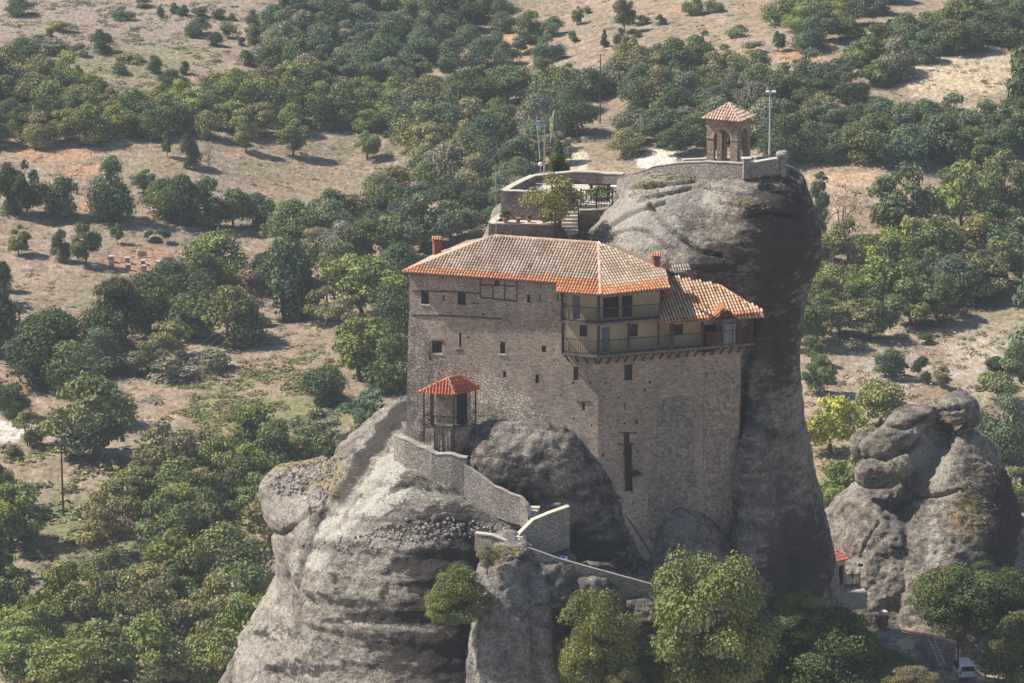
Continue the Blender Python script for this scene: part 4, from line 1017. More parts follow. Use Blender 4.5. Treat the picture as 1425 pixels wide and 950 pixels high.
s_.mesh(vs, fs); s_.build('boulder', M['parapet'], e, True)

# bell pavilion
gp = empty('bell_pavilion', P(1015, 223, 312.6), label='square brick bell pavilion with arches and a pyramid tile roof on the summit', cat='pavilion')
C0 = P(1025.5, 223, 311.0); z0 = C0.z-.95; C0 = Vector((C0.x, C0.y, 0)); s = 2.78
dl = Vector((-.89, .456, 0)).normalized(); dr = Vector((dl.y, -dl.x, 0))
C1_, C2_ = C0+dl*s, C0+dr*s; C3_ = C1_+dr*s; H = 4.3
def arch_panel(mb, A, B, z0, H, ow, spring, th, col=(1, 1, 1)):
    d = (B-A); L = d.length; d.normalize(); nrm = Vector((d.y, -d.x, 0)); cu = L/2; r = ow/2; n = 14
    prof = [(cu-r, 0), (cu-r, spring)]+[(cu-r*math.cos(math.pi*k/n), spring+r*math.sin(math.pi*k/n)) for k in range(1, n)]+[(cu+r, spring), (cu+r, 0)]
    W = lambda u, z, k: A+d*u-nrm*k+Vector((0, 0, z0+z))
    for k in (0, th):
        mb.face([W(0, 0, k), W(cu-r, 0, k), W(cu-r, spring, k), W(0, spring, k)], col); mb.face([W(cu+r, 0, k), W(L, 0, k), W(L, spring, k), W(cu+r, spring, k)], col)
        mb.face([W(0, spring, k), W(cu-r, spring, k), W(cu-r, H, k), W(0, H, k)], col); mb.face([W(cu+r, spring, k), W(L, spring, k), W(L, H, k), W(cu+r, H, k)], col)
        for (a, b), (c, e) in zip(prof[1:-1], prof[2:-1]): mb.face([W(a, b, k), W(c, e, k), W(c, H, k), W(a, H, k)], col)
    for (a, b), (c, e) in zip(prof, prof[1:]): mb.face([W(a, b, 0), W(a, b, th), W(c, e, th), W(c, e, 0)], (.8, .8, .8))
    return W, cu, r
M['pav'] = stone_mat('pavilion_masonry', (.45, .325, .24), (.33, .24, .18), 3.4, 1.6, .5, .9)
M['pavbrick'] = stone_mat('pavilion_brick', (.50, .35, .25), (.40, .27, .20), 5, 1.2, .4, .5)
s_ = MB(); ar = MB(); im = MB()
for A, B in ((C1_, C0), (C0, C2_), (C2_, C3_), (C3_, C1_)):
    ins_ = Vector((0, 0, 0))
    W, cu, r = arch_panel(s_, A, B, z0, H, 1.5, 2.7, .42)
    n = 12
    for k in range(n):
        a0, a1 = math.pi*k/n, math.pi*(k+1)/n
        q = [(cu-math.cos(t)*rr, 2.7+math.sin(t)*rr) for t, rr in ((a0, r), (a0, r+.26), (a1, r+.26), (a1, r))]
        ar.face([W(u, z, -.035) for u, z in q]); ar.face([W(q[1][0], q[1][1], 0), W(q[1][0], q[1][1], -.035), W(q[2][0], q[2][1], -.035), W(q[2][0], q[2][1], 0)])
    ar.build('brick_arch', M['pavbrick'], gp); ar = MB(); im = MB(); L = (B-A).length
    im.bar(W(-.03, 2.67, -.03), W(cu-r, 2.67, -.03), .06, .1); im.bar(W(cu+r, 2.67, -.03), W(L+.03, 2.67, -.03), .06, .1); im.build('impost', M['cap_dim'], gp)
s_.build('arcade', M['pav'], gp)
ctr = (C0+C3_)/2; ez = z0+H+.02; f = 1.2
c_ = [ctr+(q-ctr)*f+Vector((0, 0, ez)) for q in (C0, C2_, C3_, C1_)]; ap = ctr+Vector((0, 0, z0+H+1.2))
s_ = MB(); PT = [(.62, .46, .33), (.66, .52, .39), (.58, .41, .29)]
for k in range(4): a, b = c_[k], c_[(k+1) % 4]; tiles(s_, [a, b, ap], 0, pw=.26, ph=.36, old=PT, thick=.08, seed=30+k)
gr2 = s_.build('roof', M['tile'], gp); rc = MB()
for k in range(4): ridge(rc, c_[k], ap, .09)
rc.build('ridge_tiles', M['tile'], gr2)
s_ = MB(); s_.bar(ap, ap+Z*.75, .04); s_.bar(ap+Z*.5-dr*.2, ap+Z*.5+dr*.2, .04); s_.build('cross', M['frame'], gp)
be = MB(); bc = ctr+dr*.35-dl*.1+Vector((0, 0, z0+1.95)); prof = [(0, .62), (.16, .6), (.24, .45), (.29, .2), (.42, 0)]
vs = [bc+Vector((r*math.cos(2*math.pi*k/16), r*math.sin(2*math.pi*k/16), z)) for r, z in prof for k in range(16)]
be.mesh(vs, [(i*16+k, (i+1)*16+k, (i+1)*16+(k+1) % 16, i*16+(k+1) % 16) for i in range(4) for k in range(16)]); be.bar(bc+Z*.6, bc+Z*2.3, .05); be.bar(ctr-dl*1.1+Z*(z0+4.2), ctr+dl*1.1+Z*(z0+4.2), .1)
tag(be.build('bell', M['frame'], origin=bc), 'dark bell hanging low inside the brick pavilion', 'bell')
M['white'] = plain('white_paint', (.72, .72, .72), .5, var=.05)
s_ = MB(); p = C0+dr*1.15-Vector((0, 0, 0))+dl*.35; s_.box((p.x, p.y, z0+.06), .55, .5, 1.35, -.45); s_.box((p.x, p.y, z0+1.41), .6, .55, .05, -.45)
tag(s_.build('metal_box', M['white'], origin=(p.x, p.y, z0+.1)), 'white metal box standing under the bell in the pavilion', 'box')
s_ = MB(); s_.prism([C0-dr*1.2-dl*2.6, C2_-dr*.1-dl*2.2, C3_+dr*.4+dl*.5, C1_+dl*2.2+dr*.4, C1_+dl*2.2-dr*1.0], z0-1.2, z0+.06)
tag(s_.build('summit_terrace', M['paving'], origin=(ctr.x, ctr.y, z0-1.2)), 'pale summit terrace under the bell pavilion', 'terrace')
# ------------------------------------------------------------------ vegetation
def leaf_mat(name, soft=.25):
    t = NT(name); t.n.remove(t.b)
    at = t.n.new('ShaderNodeAttribute'); at.attribute_name = 'col'
    c = t.mix(1.0, t.objcol(), at.outputs['Color'], 'MULTIPLY')
    nz = t.noise(t.pos(), .35, 3, .6)
    c = t.mix(1.0, c, t.ramp(nz, [(.3, (.78, .84, .95)), (.7, (1.25, 1.15, .95))]), 'MULTIPLY')
    d = t.n.new('ShaderNodeBsdfDiffuse'); tr = t.n.new('ShaderNodeBsdfTranslucent'); mx = t.n.new('ShaderNodeMixShader')
    t.t.links.new(c, d.inputs[0]); t.t.links.new(c, tr.inputs[0]); mx.inputs[0].default_value = soft
    t.t.links.new(d.outputs[0], mx.inputs[1]); t.t.links.new(tr.outputs[0], mx.inputs[2]); t.t.links.new(mx.outputs[0], t.out.inputs[0])
    return t.mat
M['leaf'] = leaf_mat('leaves', .2)
M['bark'] = plain('bark', (.12, .10, .085), .95, var=.3)
M['twig'] = plain('dry_twigs', (.20, .15, .12), .95, var=.3)
def crown_mesh(name, seed, W_=7.0, H_=6.5, base=.12, lobes=26, leaves=4200, lsize=.30, gap=.0, flat=.0, cone=False, lr=(.16, .26), core=.25):
    r = random.Random(seed); L = []
    for _ in range(lobes):
        for _t in range(20):
            a = r.uniform(0, 2*math.pi); h = r.random(); 
            rad = (math.sin(math.pi*min(1, (h*.86+.14)))**.6 if not cone else (1-h)**.9)
            rr = rad*math.sqrt(r.uniform(.15, 1))*.5
            x, y, z = math.cos(a)*rr*W_*.82, math.sin(a)*rr*W_*.82, (base+h*(1-base)*.86)*H_
            if gap and noise.noise(Vector((x*.35+seed, y*.35, z*.45))) < -gap*.3: continue
            break
        s_ = r.uniform(*lr)*W_*(.8 if h > .75 else 1)*(.6 if cone else 1)
        L.append((Vector((x, y, z)), s_*(.9+.25*r.random()), s_*r.uniform(.6, .85), r.uniform(.78, 1.2)))
    tot = sum(l[1]**2 for l in L); V = []; F = []; C = []
    for (c, sr, sz, br) in L:
        n = int(leaves*sr*sr/tot)
        for _ in range(n):
            u = r.uniform(-.55, 1); a = r.uniform(0, 2*math.pi); q = math.sqrt(1-u*u); d = Vector((q*math.cos(a), q*math.sin(a), u))
            k = r.uniform(.82, 1.08) if r.random() > core else r.uniform(.35, .85)
            k *= 1+.34*noise.noise(d*2.1+c*.7)+.2*noise.noise(d*5+c)
            p = c+Vector((d.x*sr*k, d.y*sr*k, d.z*sz*k))
            if p.z < .12: continue
            nn = (d+Vector((r.gauss(0, .55), r.gauss(0, .55), r.gauss(0, .45)+.25))).normalized()
            t1 = nn.cross(Vector((r.gauss(0, 1), r.gauss(0, 1), r.gauss(0, 1)))).normalized(); t2 = nn.cross(t1)
            s1 = lsize*r.uniform(.6, 1.25); s2 = s1*r.uniform(.5, .8)
            i = len(V); V += [p-t1*s1, p-t2*s2+nn*s1*.2, p+t1*s1, p+t2*s2+nn*s1*.2]; F.append((i, i+1, i+2, i+3))
            b = br*r.uniform(.65, 1.35); C.append((b*r.uniform(.92, 1.1), b, b*r.uniform(.85, 1.1)))
    m = MB(); m.v = V; m.f = F; m.c = C; m.m = [0]*len(F)
    me = bpy.data.meshes.new(name); me.from_pydata([tuple(v) for v in V], [], F); me.materials.append(M['leaf'])
    at = me.color_attributes.new('col', 'FLOAT_COLOR', 'CORNER'); arr = np.ones((len(F)*4, 4), dtype=np.float32); arr[:, :3] = np.repeat(np.array(C, dtype=np.float32), 4, axis=0); at.data.foreach_set('color', arr.ravel())
    me.update(); return me, L
def trunk_mesh(name, seed, L, H_=6.5, rad=.22, stems=1, mat='bark', depth=1):
    r = random.Random(seed); m = MB()
    for s_ in range(stems):
        bx, by = (0, 0) if stems == 1 else (r.uniform(-.5, .5), r.uniform(-.5, .5))
        top = Vector((bx*2+r.uniform(-.3, .3), by*2+r.uniform(-.3, .3), H_*.55))
        b0 = Vector((bx, by, -.5)); mid = b0.lerp(top, .5)+Vector((r.uniform(-.25, .25), r.uniform(-.25, .25), 0))
        m.tube([b0, b0+Vector((0, 0, .7)), mid, top], [rad*1.35, rad, rad*.75, rad*.45], 6)
        for k in range(6 if stems == 1 else 4):
            t = r.choice(L)[0]; st_ = mid.lerp(top, r.uniform(-.2, .9)); jn = st_.lerp(t, .5)+Vector((0, 0, .25))
            m.tube([st_, jn, t], [rad*.5, rad*.32, rad*.12], 5, cap=False)
            if depth > 1:
                for _ in range(5):
                    q = jn.lerp(t, r.random()); e_ = q+Vector((r.gauss(0, .5), r.gauss(0, .5), r.uniform(.3, 1.2))); m.tube([q, e_], [rad*.16, rad*.05], 4, cap=False)
    me = bpy.data.meshes.new(name); me.from_pydata([tuple(v) for v in m.v], [], m.f); me.materials.append(M[mat]); me.update(); me.shade_smooth()
    return me
KINDS_ = {}
def mk(kind, n, stems=1, **kw):
    rad = kw.pop('rad', .22); depth = kw.pop('depth', 1); mat = kw.pop('mat', 'bark')
    KINDS_[kind] = []
    for i in range(n):
        me, L = crown_mesh('crown', hash(kind) % 1 + 100*len(KINDS_)+i, **kw); tm = trunk_mesh('trunk', i+50*len(KINDS_), L, stems=stems, rad=rad, mat=mat, depth=depth); KINDS_[kind].append((me, tm))
mk('oak', 6, base=.05, lobes=38, leaves=6800, lsize=.20, gap=.3)
mk('light', 5, base=.22, lobes=24, leaves=5200, lsize=.195, gap=.7, lr=(.11, .19))
mk('loose', 4, base=.15, lobes=30, leaves=5200, lsize=.19, gap=1.2, lr=(.10, .17), stems=3, rad=.14)
mk('bush', 4, base=-.05, lobes=14, leaves=1900, lsize=.36, lr=(.2, .3))
mk('big', 3, base=.10, lobes=64, leaves=30000, lsize=.085, gap=.5, lr=(.09, .16), stems=2, rad=.16)
mk('bigoak', 2, base=.04, lobes=52, leaves=20000, lsize=.11, lr=(.11, .18))
mk('sparse', 2, base=.25, lobes=32, leaves=6500, lsize=.14, gap=.8, lr=(.10, .17), rad=.2, depth=2)
mk('bare', 2, base=.2, lobes=22, leaves=420, lsize=.14, lr=(.10, .16), stems=3, rad=.10, mat='twig', depth=2)
mk('cone', 2, base=.04, lobes=40, leaves=4000, lsize=.22, cone=True)
HUE = {'dark': (.115, .148, .070), 'mid': (.180, .210, .092), 'bluish': (.142, .185, .112), 'olive': (.265, .255, .125), 'fresh': (.24, .275, .10), 'yellow': (.38, .38, .10), 'brown': (.28, .20, .14), 'grey': (.235, .245, .165)}
HNAME = {'dark': 'dark green', 'mid': 'mid green', 'bluish': 'bluish green', 'olive': 'olive green', 'fresh': 'fresh green', 'yellow': 'yellow green', 'brown': 'brownish', 'grey': 'grey green'}
FORM = {'oak': 'dense', 'light': 'open', 'loose': 'many-stemmed', 'bush': 'low', 'big': 'leafy', 'bigoak': 'dense', 'sparse': 'airy', 'bare': 'bare-branched', 'cone': 'cone-shaped'}
TREES = []      # (px, py, w, h, kind, hue, where, explicit, dmin, D)
tr_ = random.Random(11)
def T(px, py, w, h, kind, hue, where, D=None, dmin=372): TREES.append((px, py, w, h, kind, hue, where, True, dmin, D))
W_a = 'on the upper left slope'
for t_ in [(28, 20, 34, 24, 'oak', 'bluish'), (141, 72, 28, 32, 'oak', 'bluish'), (171, 28, 30, 19, 'oak', 'bluish'), (111, 77, 20, 16, 'bush', 'bluish'), (200, 9, 20, 12, 'bush', 'bluish'), (223, 24, 12, 16, 'oak', 'bluish'), (243, 18, 12, 14, 'oak', 'bluish'), (254, 22, 14, 17, 'oak', 'bluish'),
           (278, 23, 20, 16, 'oak', 'bluish'), (304, 25, 20, 15, 'bush', 'mid'), (322, 28, 10, 11, 'bush', 'mid'), (319, 53, 24, 22, 'light', 'mid'), (350, 32, 22, 18, 'oak', 'bluish'), (279, 47, 34, 22, 'oak', 'bluish'), (267, 52, 20, 18, 'oak', 'bluish'), (300, 64, 20, 20, 'oak', 'dark'),
           (336, 63, 10, 13, 'bush', 'dark'), (109, 109, 12, 18, 'oak', 'dark'), (215, 102, 20, 25, 'oak', 'bluish'), (257, 103, 14, 18, 'oak', 'dark'), (82, 43, 34, 14, 'bush', 'olive'), (165, 102, 22, 18, 'bush', 'mid'), (342, 90, 22, 20, 'oak', 'dark'), (358, 60, 22, 22, 'oak', 'bluish'),
           (382, 46, 16, 16, 'oak', 'bluish'), (240, 132, 48, 34, 'oak', 'dark'), (32, 84, 46, 32, 'oak', 'bluish'), (70, 73, 40, 22, 'bush', 'grey'), (52, 62, 26, 14, 'bush', 'grey'), (70, 51, 12, 12, 'bush', 'dark'), (129, 142, 26, 22, 'oak', 'dark'), (180, 85, 40, 12, 'bush', 'olive'), (60, 98, 40, 14, 'bush', 'olive')]: T(*t_, W_a)
W_b = 'in the dry meadow above the beehives'
for t_ in [(233, 218, 18, 36, 'light', 'mid'), (262, 233, 29, 46, 'oak', 'dark'), (291, 237, 20, 42, 'bare', 'brown'), (342, 211, 34, 50, 'light', 'fresh'), (408, 216, 46, 52, 'light', 'mid'), (511, 221, 40, 40, 'light', 'fresh'), (334, 200, 20, 16, 'bush', 'mid'), (538, 190, 12, 8, 'bush', 'dark')]: T(*t_, W_b)
W_c = 'beside the beehive enclosure'
for t_ in [(26, 355, 34, 42, 'light', 'mid'), (86, 364, 26, 44, 'oak', 'dark'), (119, 370, 44, 60, 'light', 'mid'), (163, 338, 18, 28, 'light', 'mid'), (209, 336, 13, 16, 'bush', 'dark'), (224, 337, 20, 19, 'bush', 'dark'), (4, 405, 22, 42, 'oak', 'dark')]: T(*t_, W_c)
W_d = 'in the hedge row above the beehives'
for t_ in [(12, 298, 40, 74, 'oak', 'dark'), (38, 302, 44, 80, 'light', 'dark'), (76, 300, 56, 62, 'oak', 'dark'), (92, 306, 30, 30, 'bush', 'mid'), (155, 308, 62, 88, 'oak', 'bluish'), (200, 268, 36, 34, 'light', 'bluish'), (228, 300, 58, 52, 'oak', 'mid'), (252, 312, 54, 66, 'oak', 'dark'), (290, 314, 50, 66, 'oak', 'bluish'), (325, 318, 54, 60, 'light', 'mid'), (358, 316, 50, 48, 'oak', 'bluish')]: T(*t_, W_d)
W_e = 'in the oak belt below the beehives'
for t_ in [(50, 535, 86, 84, 'oak', 'dark'), (100, 545, 70, 70, 'oak', 'mid'), (80, 480, 76, 60, 'oak', 'dark'), (160, 480, 90, 92, 'oak', 'dark'), (140, 520, 80, 62, 'oak', 'bluish'), (205, 460, 80, 80, 'oak', 'mid'), (240, 425, 90, 60, 'oak', 'dark'), (305, 400, 96, 76, 'oak', 'fresh'), (280, 412, 60, 60, 'oak', 'mid'),
           (205, 520, 60, 44, 'light', 'olive'), (270, 470, 90, 80, 'light', 'mid'), (230, 500, 70, 56, 'light', 'olive'), (320, 480, 80, 80, 'oak', 'mid'), (345, 450, 70, 74, 'light', 'brown'), (395, 445, 80, 110, 'oak', 'bluish'), (405, 395, 80, 60, 'oak', 'dark'), (370, 400, 50, 50, 'oak', 'dark'), (150, 590, 74, 60, 'oak', 'dark'), (235, 525, 60, 30, 'bush', 'grey'), (290, 512, 50, 26, 'bush', 'grey'), (302, 524, 10, 30, 'light', 'grey')]: T(*t_, W_e)
W_f = 'by the pale track at the left edge'
for t_ in [(128, 642, 134, 122, 'loose', 'mid'), (40, 620, 50, 50, 'loose', 'olive'), (20, 580, 44, 46, 'oak', 'dark'), (18, 635, 20, 16, 'bush', 'mid')]: T(*t_, W_f)
W_g = 'left of the monastery wall'
for t_ in [(505, 445, 110, 96, 'light', 'fresh'), (455, 450, 60, 50, 'light', 'mid'), (545, 470, 70, 76, 'oak', 'mid'), (480, 470, 70, 60, 'loose', 'olive'), (500, 530, 110, 90, 'light', 'fresh'), (548, 545, 80, 80, 'oak', 'mid'), (455, 560, 60, 60, 'oak', 'bluish'), (520, 600, 90, 60, 'loose', 'bluish'), (500, 628, 44, 56, 'oak', 'dark'), (440, 612, 70, 44, 'loose', 'grey'), (555, 400, 70, 60, 'oak', 'bluish'), (590, 350, 80, 80, 'light', 'bluish'), (470, 660, 26, 60, 'light', 'grey')]: T(*t_, W_g)
W_h = 'below the long hedge at right'
for t_ in [(1174, 343, 70, 94, 'bare', 'brown'), (1140, 340, 40, 90, 'light', 'bluish'), (1256, 340, 100, 112, 'loose', 'mid'), (1340, 335, 90, 110, 'light', 'fresh'), (1400, 300, 80, 90, 'loose', 'mid'), (1370, 262, 46, 26, 'bush', 'olive'), (1142, 248, 14, 10, 'bush', 'dark'), (1380, 350, 90, 70, 'loose', 'mid'), (1320, 262, 40, 30, 'light', 'mid')]: T(*t_, W_h)
W_i = 'on the bare bank behind the small rock'
for t_ in [(1240, 526, 46, 42, 'loose', 'bluish'), (1283, 531, 22, 36, 'bush', 'dark'), (1290, 478, 20, 16, 'bush', 'dark'), (1156, 632, 84, 88, 'light', 'yellow'), (1224, 592, 84, 72, 'light', 'olive'), (1310, 540, 30, 30, 'light', 'olive'), (1385, 515, 26, 22, 'bush', 'dark'), (1140, 550, 50, 56, 'light', 'mid'), (1130, 510, 36, 44, 'light', 'mid'), (1180, 700, 74, 74, 'light', 'fresh'), (1150, 725, 50, 60, 'light', 'fresh'), (1345, 620, 60, 60, 'oak', 'mid'), (1395, 640, 70, 90, 'oak', 'bluish'), (1400, 560, 70, 60, 'light', 'mid'), (1420, 520, 40, 50, 'oak', 'dark'), (1410, 700, 60, 50, 'light', 'mid')]: T(*t_, W_i)
W_j = 'on the sunlit field at the top'
for t_ in [(869, 46, 30, 56, 'light', 'mid'), (841, 66, 15, 26, 'cone', 'dark'), (863, 65, 17, 26, 'oak', 'dark'), (803, 34, 20, 26, 'light', 'mid'), (884, 51, 16, 12, 'bush', 'dark'), (878, 79, 18, 11, 'bush', 'mid'), (818, 18, 12, 9, 'bush', 'mid'), (893, 34, 20, 14, 'bush', 'dark'), (919, 34, 14, 14, 'bush', 'dark'), (797, 58, 16, 15, 'bush', 'bluish'), (965, 20, 26, 26, 'oak', 'mid'), (995, 16, 26, 20, 'oak', 'mid'), (1027, 52, 28, 18, 'bush', 'grey'), (1083, 72, 20, 30, 'light', 'bluish'), (980, 49, 9, 8, 'bush', 'dark'), (1050, 74, 30, 16, 'bush', 'mid'), (1196, 50, 18, 12, 'bush', 'mid'), (1237, 32, 8, 6, 'bush', 'dark'), (770, 50, 30, 28, 'oak', 'mid')]: T(*t_, W_j)
W_k = 'at the foot of the tower rock'
for t_ in [(988, 962, 190, 226, 'big', 'fresh', 290), (825, 962, 125, 165, 'big', 'fresh', 289), (905, 968, 80, 80, 'big', 'dark', 292), (1090, 968, 90, 100, 'big', 'dark', 300), (1160, 962, 150, 122, 'bigoak', 'dark', 299), (1235, 968, 90, 66, 'bigoak', 'dark', 300), (1333, 877, 128, 100, 'bigoak', 'dark', 331), (1405, 872, 90, 84, 'bigoak', 'dark', 333), (1420, 975, 100, 130, 'bigoak', 'mid', 322), (1358, 800, 44, 40, 'big', 'mid', 336), (1270, 966, 70, 40, 'bigoak', 'olive', 293), (1112, 880, 70, 60, 'bigoak', 'mid', 299), (870, 975, 60, 60, 'big', 'olive', 287)]: T(*t_[:6], W_k, t_[6])

def inpx(x, y, poly): return inpoly((x, y), poly)
FILL = [('in the wooded gully at the top centre', [(395, 20), (440, 0), (700, 5), (700, 30), (610, 60), (560, 115), (480, 140), (400, 130), (350, 80)], ['bluish', 'bluish', 'mid', 'bluish', 'grey', 'dark'], ['oak', 'oak', 'light'], 42, .85),
        ('in the left wood above the meadow', [(0, 110), (110, 120), (140, 160), (300, 140), (450, 130), (600, 150), (590, 182), (470, 185), (400, 192), (190, 192), (60, 205), (0, 212)], ['bluish', 'dark', 'mid', 'fresh', 'olive', 'fresh'], ['oak', 'light', 'oak'], 46, .8),
        ('between the gully and the flagpoles', [(590, 165), (650, 150), (740, 130), (830, 140), (830, 225), (735, 245), (700, 320), (600, 345), (470, 400), (395, 335), (480, 310), (560, 260)], ['dark', 'bluish', 'mid', 'olive', 'mid', 'dark', 'grey'], ['oak', 'oak', 'light'], 56, .68),
        ('on the red earth slope top centre', [(600, 60), (740, 40), (770, 100), (830, 130), (700, 150), (560, 130)], ['bluish', 'mid', 'bluish'], ['oak', 'light'], 36, .3),
        ('in the wood behind the pavilion', [(835, 130), (860, 85), (960, 85), (1040, 110), (1100, 130), (1240, 80), (1250, 115), (1180, 145), (1140, 200), (1080, 190), (980, 225), (940, 222), (890, 200), (870, 225), (830, 225)], ['mid', 'dark', 'bluish', 'mid', 'olive', 'grey'], ['oak', 'light', 'oak'], 52, .68),
        ('in the hedge right of the lamp', [(1085, 225), (1425, 235), (1425, 190), (1300, 180), (1190, 185), (1090, 205)], ['dark', 'mid', 'bluish'], ['oak', 'oak', 'light'], 56, 1.0),
        ('in open wood right of the tower', [(1125, 440), (1125, 360), (1200, 355), (1280, 360), (1425, 360), (1425, 400), (1330, 440), (1240, 475), (1130, 490)], ['mid', 'bluish', 'olive', 'fresh', 'mid'], ['light', 'loose', 'oak'], 68, .75),
        ('in the top right corner', [(1240, 60), (1425, 15), (1425, 60), (1310, 82), (1200, 100)], ['dark', 'bluish', 'mid'], ['oak'], 42, 1.0),
        ('along the top edge right of centre', [(1080, 30), (1120, 0), (1230, 0), (1240, 10), (1170, 60), (1130, 75)], ['fresh', 'bluish', 'mid'], ['light', 'oak'], 46, .8),
        ('in the lower left wood', [(0, 700), (60, 700), (110, 730), (200, 690), (300, 650), (430, 640), (400, 700), (370, 780), (375, 880), (320, 960), (220, 975), (210, 880), (120, 800), (0, 790)], ['mid', 'olive', 'fresh', 'mid', 'olive', 'fresh'], ['light', 'loose', 'oak', 'light'], 80, .5),
        ('on the brown slope at the lower left', [(0, 860), (210, 850), (210, 975), (0, 985)], ['mid', 'olive', 'fresh'], ['loose', 'light'], 90, .42),
        ('left of the great left rock', [(190, 690), (300, 672), (400, 665), (380, 690), (280, 710), (200, 710)], ['mid', 'bluish', 'fresh'], ['light', 'oak'], 76, .8)]
for (where, poly, hues, kinds, w0, dens) in FILL:
    xs = [p[0] for p in poly]; ys = [p[1] for p in poly]; pts = []
    for _ in range(2600):
        x, y = tr_.uniform(min(xs), max(xs)), tr_.uniform(min(ys), max(ys))
        if not inpx(x, y, poly): continue
        k = w0/math.sqrt(dens)
        if any(((x-a)/(k*.50))**2+((y-b)/(k*.29))**2 < 1 for a, b in pts): continue
        pts.append((x, y))
    for (x, y) in pts:
        w_ = w0*tr_.uniform(.8, 1.3); TREES.append((x, y, w_, w_*tr_.uniform(.78, 1.05), tr_.choice(kinds), tr_.choice(hues), where, False, 372, None))
# the largest stand as individuals; beyond 290 the rest become one woodland mass
TREES = [t for t in TREES if not (560 < t[0] < 790 and 390 < t[1]) and not (abs(t[0]-88) < 48 and 700 < t[1] < 800 and not t[7]) and not (abs(t[0]-835) < 26 and 150 < t[1] < 215 and not t[7])
         and not (abs(t[0]-453) < 26 and 370 < t[1] < 430 and not t[7])]
order = sorted(range(len(TREES)), key=lambda i: (not TREES[i][7], -TREES[i][2]*TREES[i][3]))
keep = set(order[:288])
print('TREES', len(TREES))
info = []; rest = []
for i, t in enumerate(TREES):
    px, py, w_, h_, kind, hue, where, ex, dmin, D = t
    g = P(px, py, D) if D else ground_pt(px, min(py, 1200), dmin)
    if D: g.z = min(g.z, gz(g.x, g.y)+.3) if False else g.z
    dist = (g-Vector((0, 0, CZ))).length; sx = w_/FPX*dist/6.6; sz = h_/FPX*dist/.97/6.3
    me_, tm_ = tr_.choice(KINDS_[kind]); c = HUE[hue]; k = tr_.uniform(.85, 1.18); c = tuple(v*k*tr_.uniform(.94, 1.06) for v in c)
    rec = dict(g=g, s=(sx*tr_.uniform(.95, 1.05), sx*tr_.uniform(.9, 1.1), sz), rz=tr_.uniform(0, 6.28), me=me_, tm=tm_, c=c, kind=kind, hue=hue, where=where, px=px, w=w_, h=h_)
    if i in keep: info.append(rec)
    else: rest.append(rec)
from collections import defaultdict
cl = defaultdict(list)
for r_ in info:
    big = r_['w']*r_['h']
    r_['noun'] = 'shrub' if r_['kind'] == 'bush' else 'tree'
    size = 'tiny' if big < 260 else 'small' if big < 900 else 'medium' if big < 2800 else 'large' if big < 7000 else 'very large'
    shape = 'tall' if r_['h'] > r_['w']*1.15 else 'broad' if r_['h'] < r_['w']*.84 else 'round'
    r_['lab'] = f"{size} {HNAME[r_['hue']]} {FORM[r_['kind']]} {shape} {r_['noun']}"
    cl[(r_['where'], r_['lab'])].append(r_)
ORD = ['', 'first', 'second', 'third', 'fourth', 'fifth', 'sixth', 'seventh', 'eighth', 'ninth', 'tenth']
for (where, lab), L in cl.items():
    L.sort(key=lambda r_: r_['px'])
    for k, r_ in enumerate(L):
        r_['label'] = f"{lab} {where}" if len(L) == 1 else ((f"{ORD[k+1]} from left, " if k < 10 else 'rightmost ')+f"{lab} {where}")
GROUPS = {}
for r_ in info:
    ws = r_['label'].split()
    if len(ws) > 16: r_['label'] = r_['label'].replace(FORM[r_['kind']]+' ', '')
    if len(r_['label'].split()) > 16: r_['label'] = r_['label'].replace(' tall', '').replace(' round', '').replace(' broad', '')
    if len(r_['label'].split()) > 16: r_['label'] = r_['label'].replace('medium ', 'mid-sized ').replace(' in the wood between gully and flagpoles', ' between gully and flagpoles')
    bush = r_['kind'] == 'bush'
    e = empty('shrub' if bush else 'tree', r_['g'], r_['rz'], r_['label'], r_['noun'], ('shrubs ' if bush else 'trees ')+r_['where'])
    e.scale = r_['s']
    for nm_, me_ in (('crown', r_['me']),)+((('trunk', r_['tm']),) if not bush else ()):
        o = bpy.data.objects.new(nm_, me_); COL.objects.link(o); o.color = r_['c']+(1,); adopt(o, e)
def merged(name, recs, label, cat):
    """one joined mesh of many small copies"""
    Vs = []; Cs = []; nf = 0
    for r_ in recs:
        me_ = r_['me']; n = len(me_.vertices); co = np.empty(n*3, dtype=np.float32); me_.vertices.foreach_get('co', co); co = co.reshape(-1, 3)
        ca, sa = math.cos(r_['rz']), math.sin(r_['rz']); s = r_['s']
        x, y, z = co[:, 0]*s[0], co[:, 1]*s[1], co[:, 2]*s[2]
        Vs.append(np.stack([x*ca-y*sa+r_['g'].x, x*sa+y*ca+r_['g'].y, z+r_['g'].z], 1))
        a = np.empty(n*4, dtype=np.float32); me_.color_attributes['col'].data.foreach_get('color', a); a = a.reshape(-1, 4).copy(); a[:, :3] *= np.array(r_['c'], dtype=np.float32)/np.array(HUE['mid'], dtype=np.float32); Cs.append(a)
    V = np.concatenate(Vs); C = np.concatenate(Cs); nq = len(V)//4
    me_ = bpy.data.meshes.new(name); me_.vertices.add(len(V)); me_.vertices.foreach_set('co', V.ravel()); me_.loops.add(nq*4); me_.loops.foreach_set('vertex_index', np.arange(nq*4)); me_.polygons.add(nq)
    me_.polygons.foreach_set('loop_start', np.arange(nq)*4); me_.polygons.foreach_set('loop_total', np.full(nq, 4)); me_.update(calc_edges=True); me_.validate()
    at = me_.color_attributes.new('col', 'FLOAT_COLOR', 'CORNER'); at.data.foreach_set('color', C.ravel()); me_.materials.append(M['leaf'])
    o = bpy.data.objects.new(name, me_); COL.objects.link(o); o.color = HUE['mid']+(1,); return tag(o, label, cat, kind='stuff')
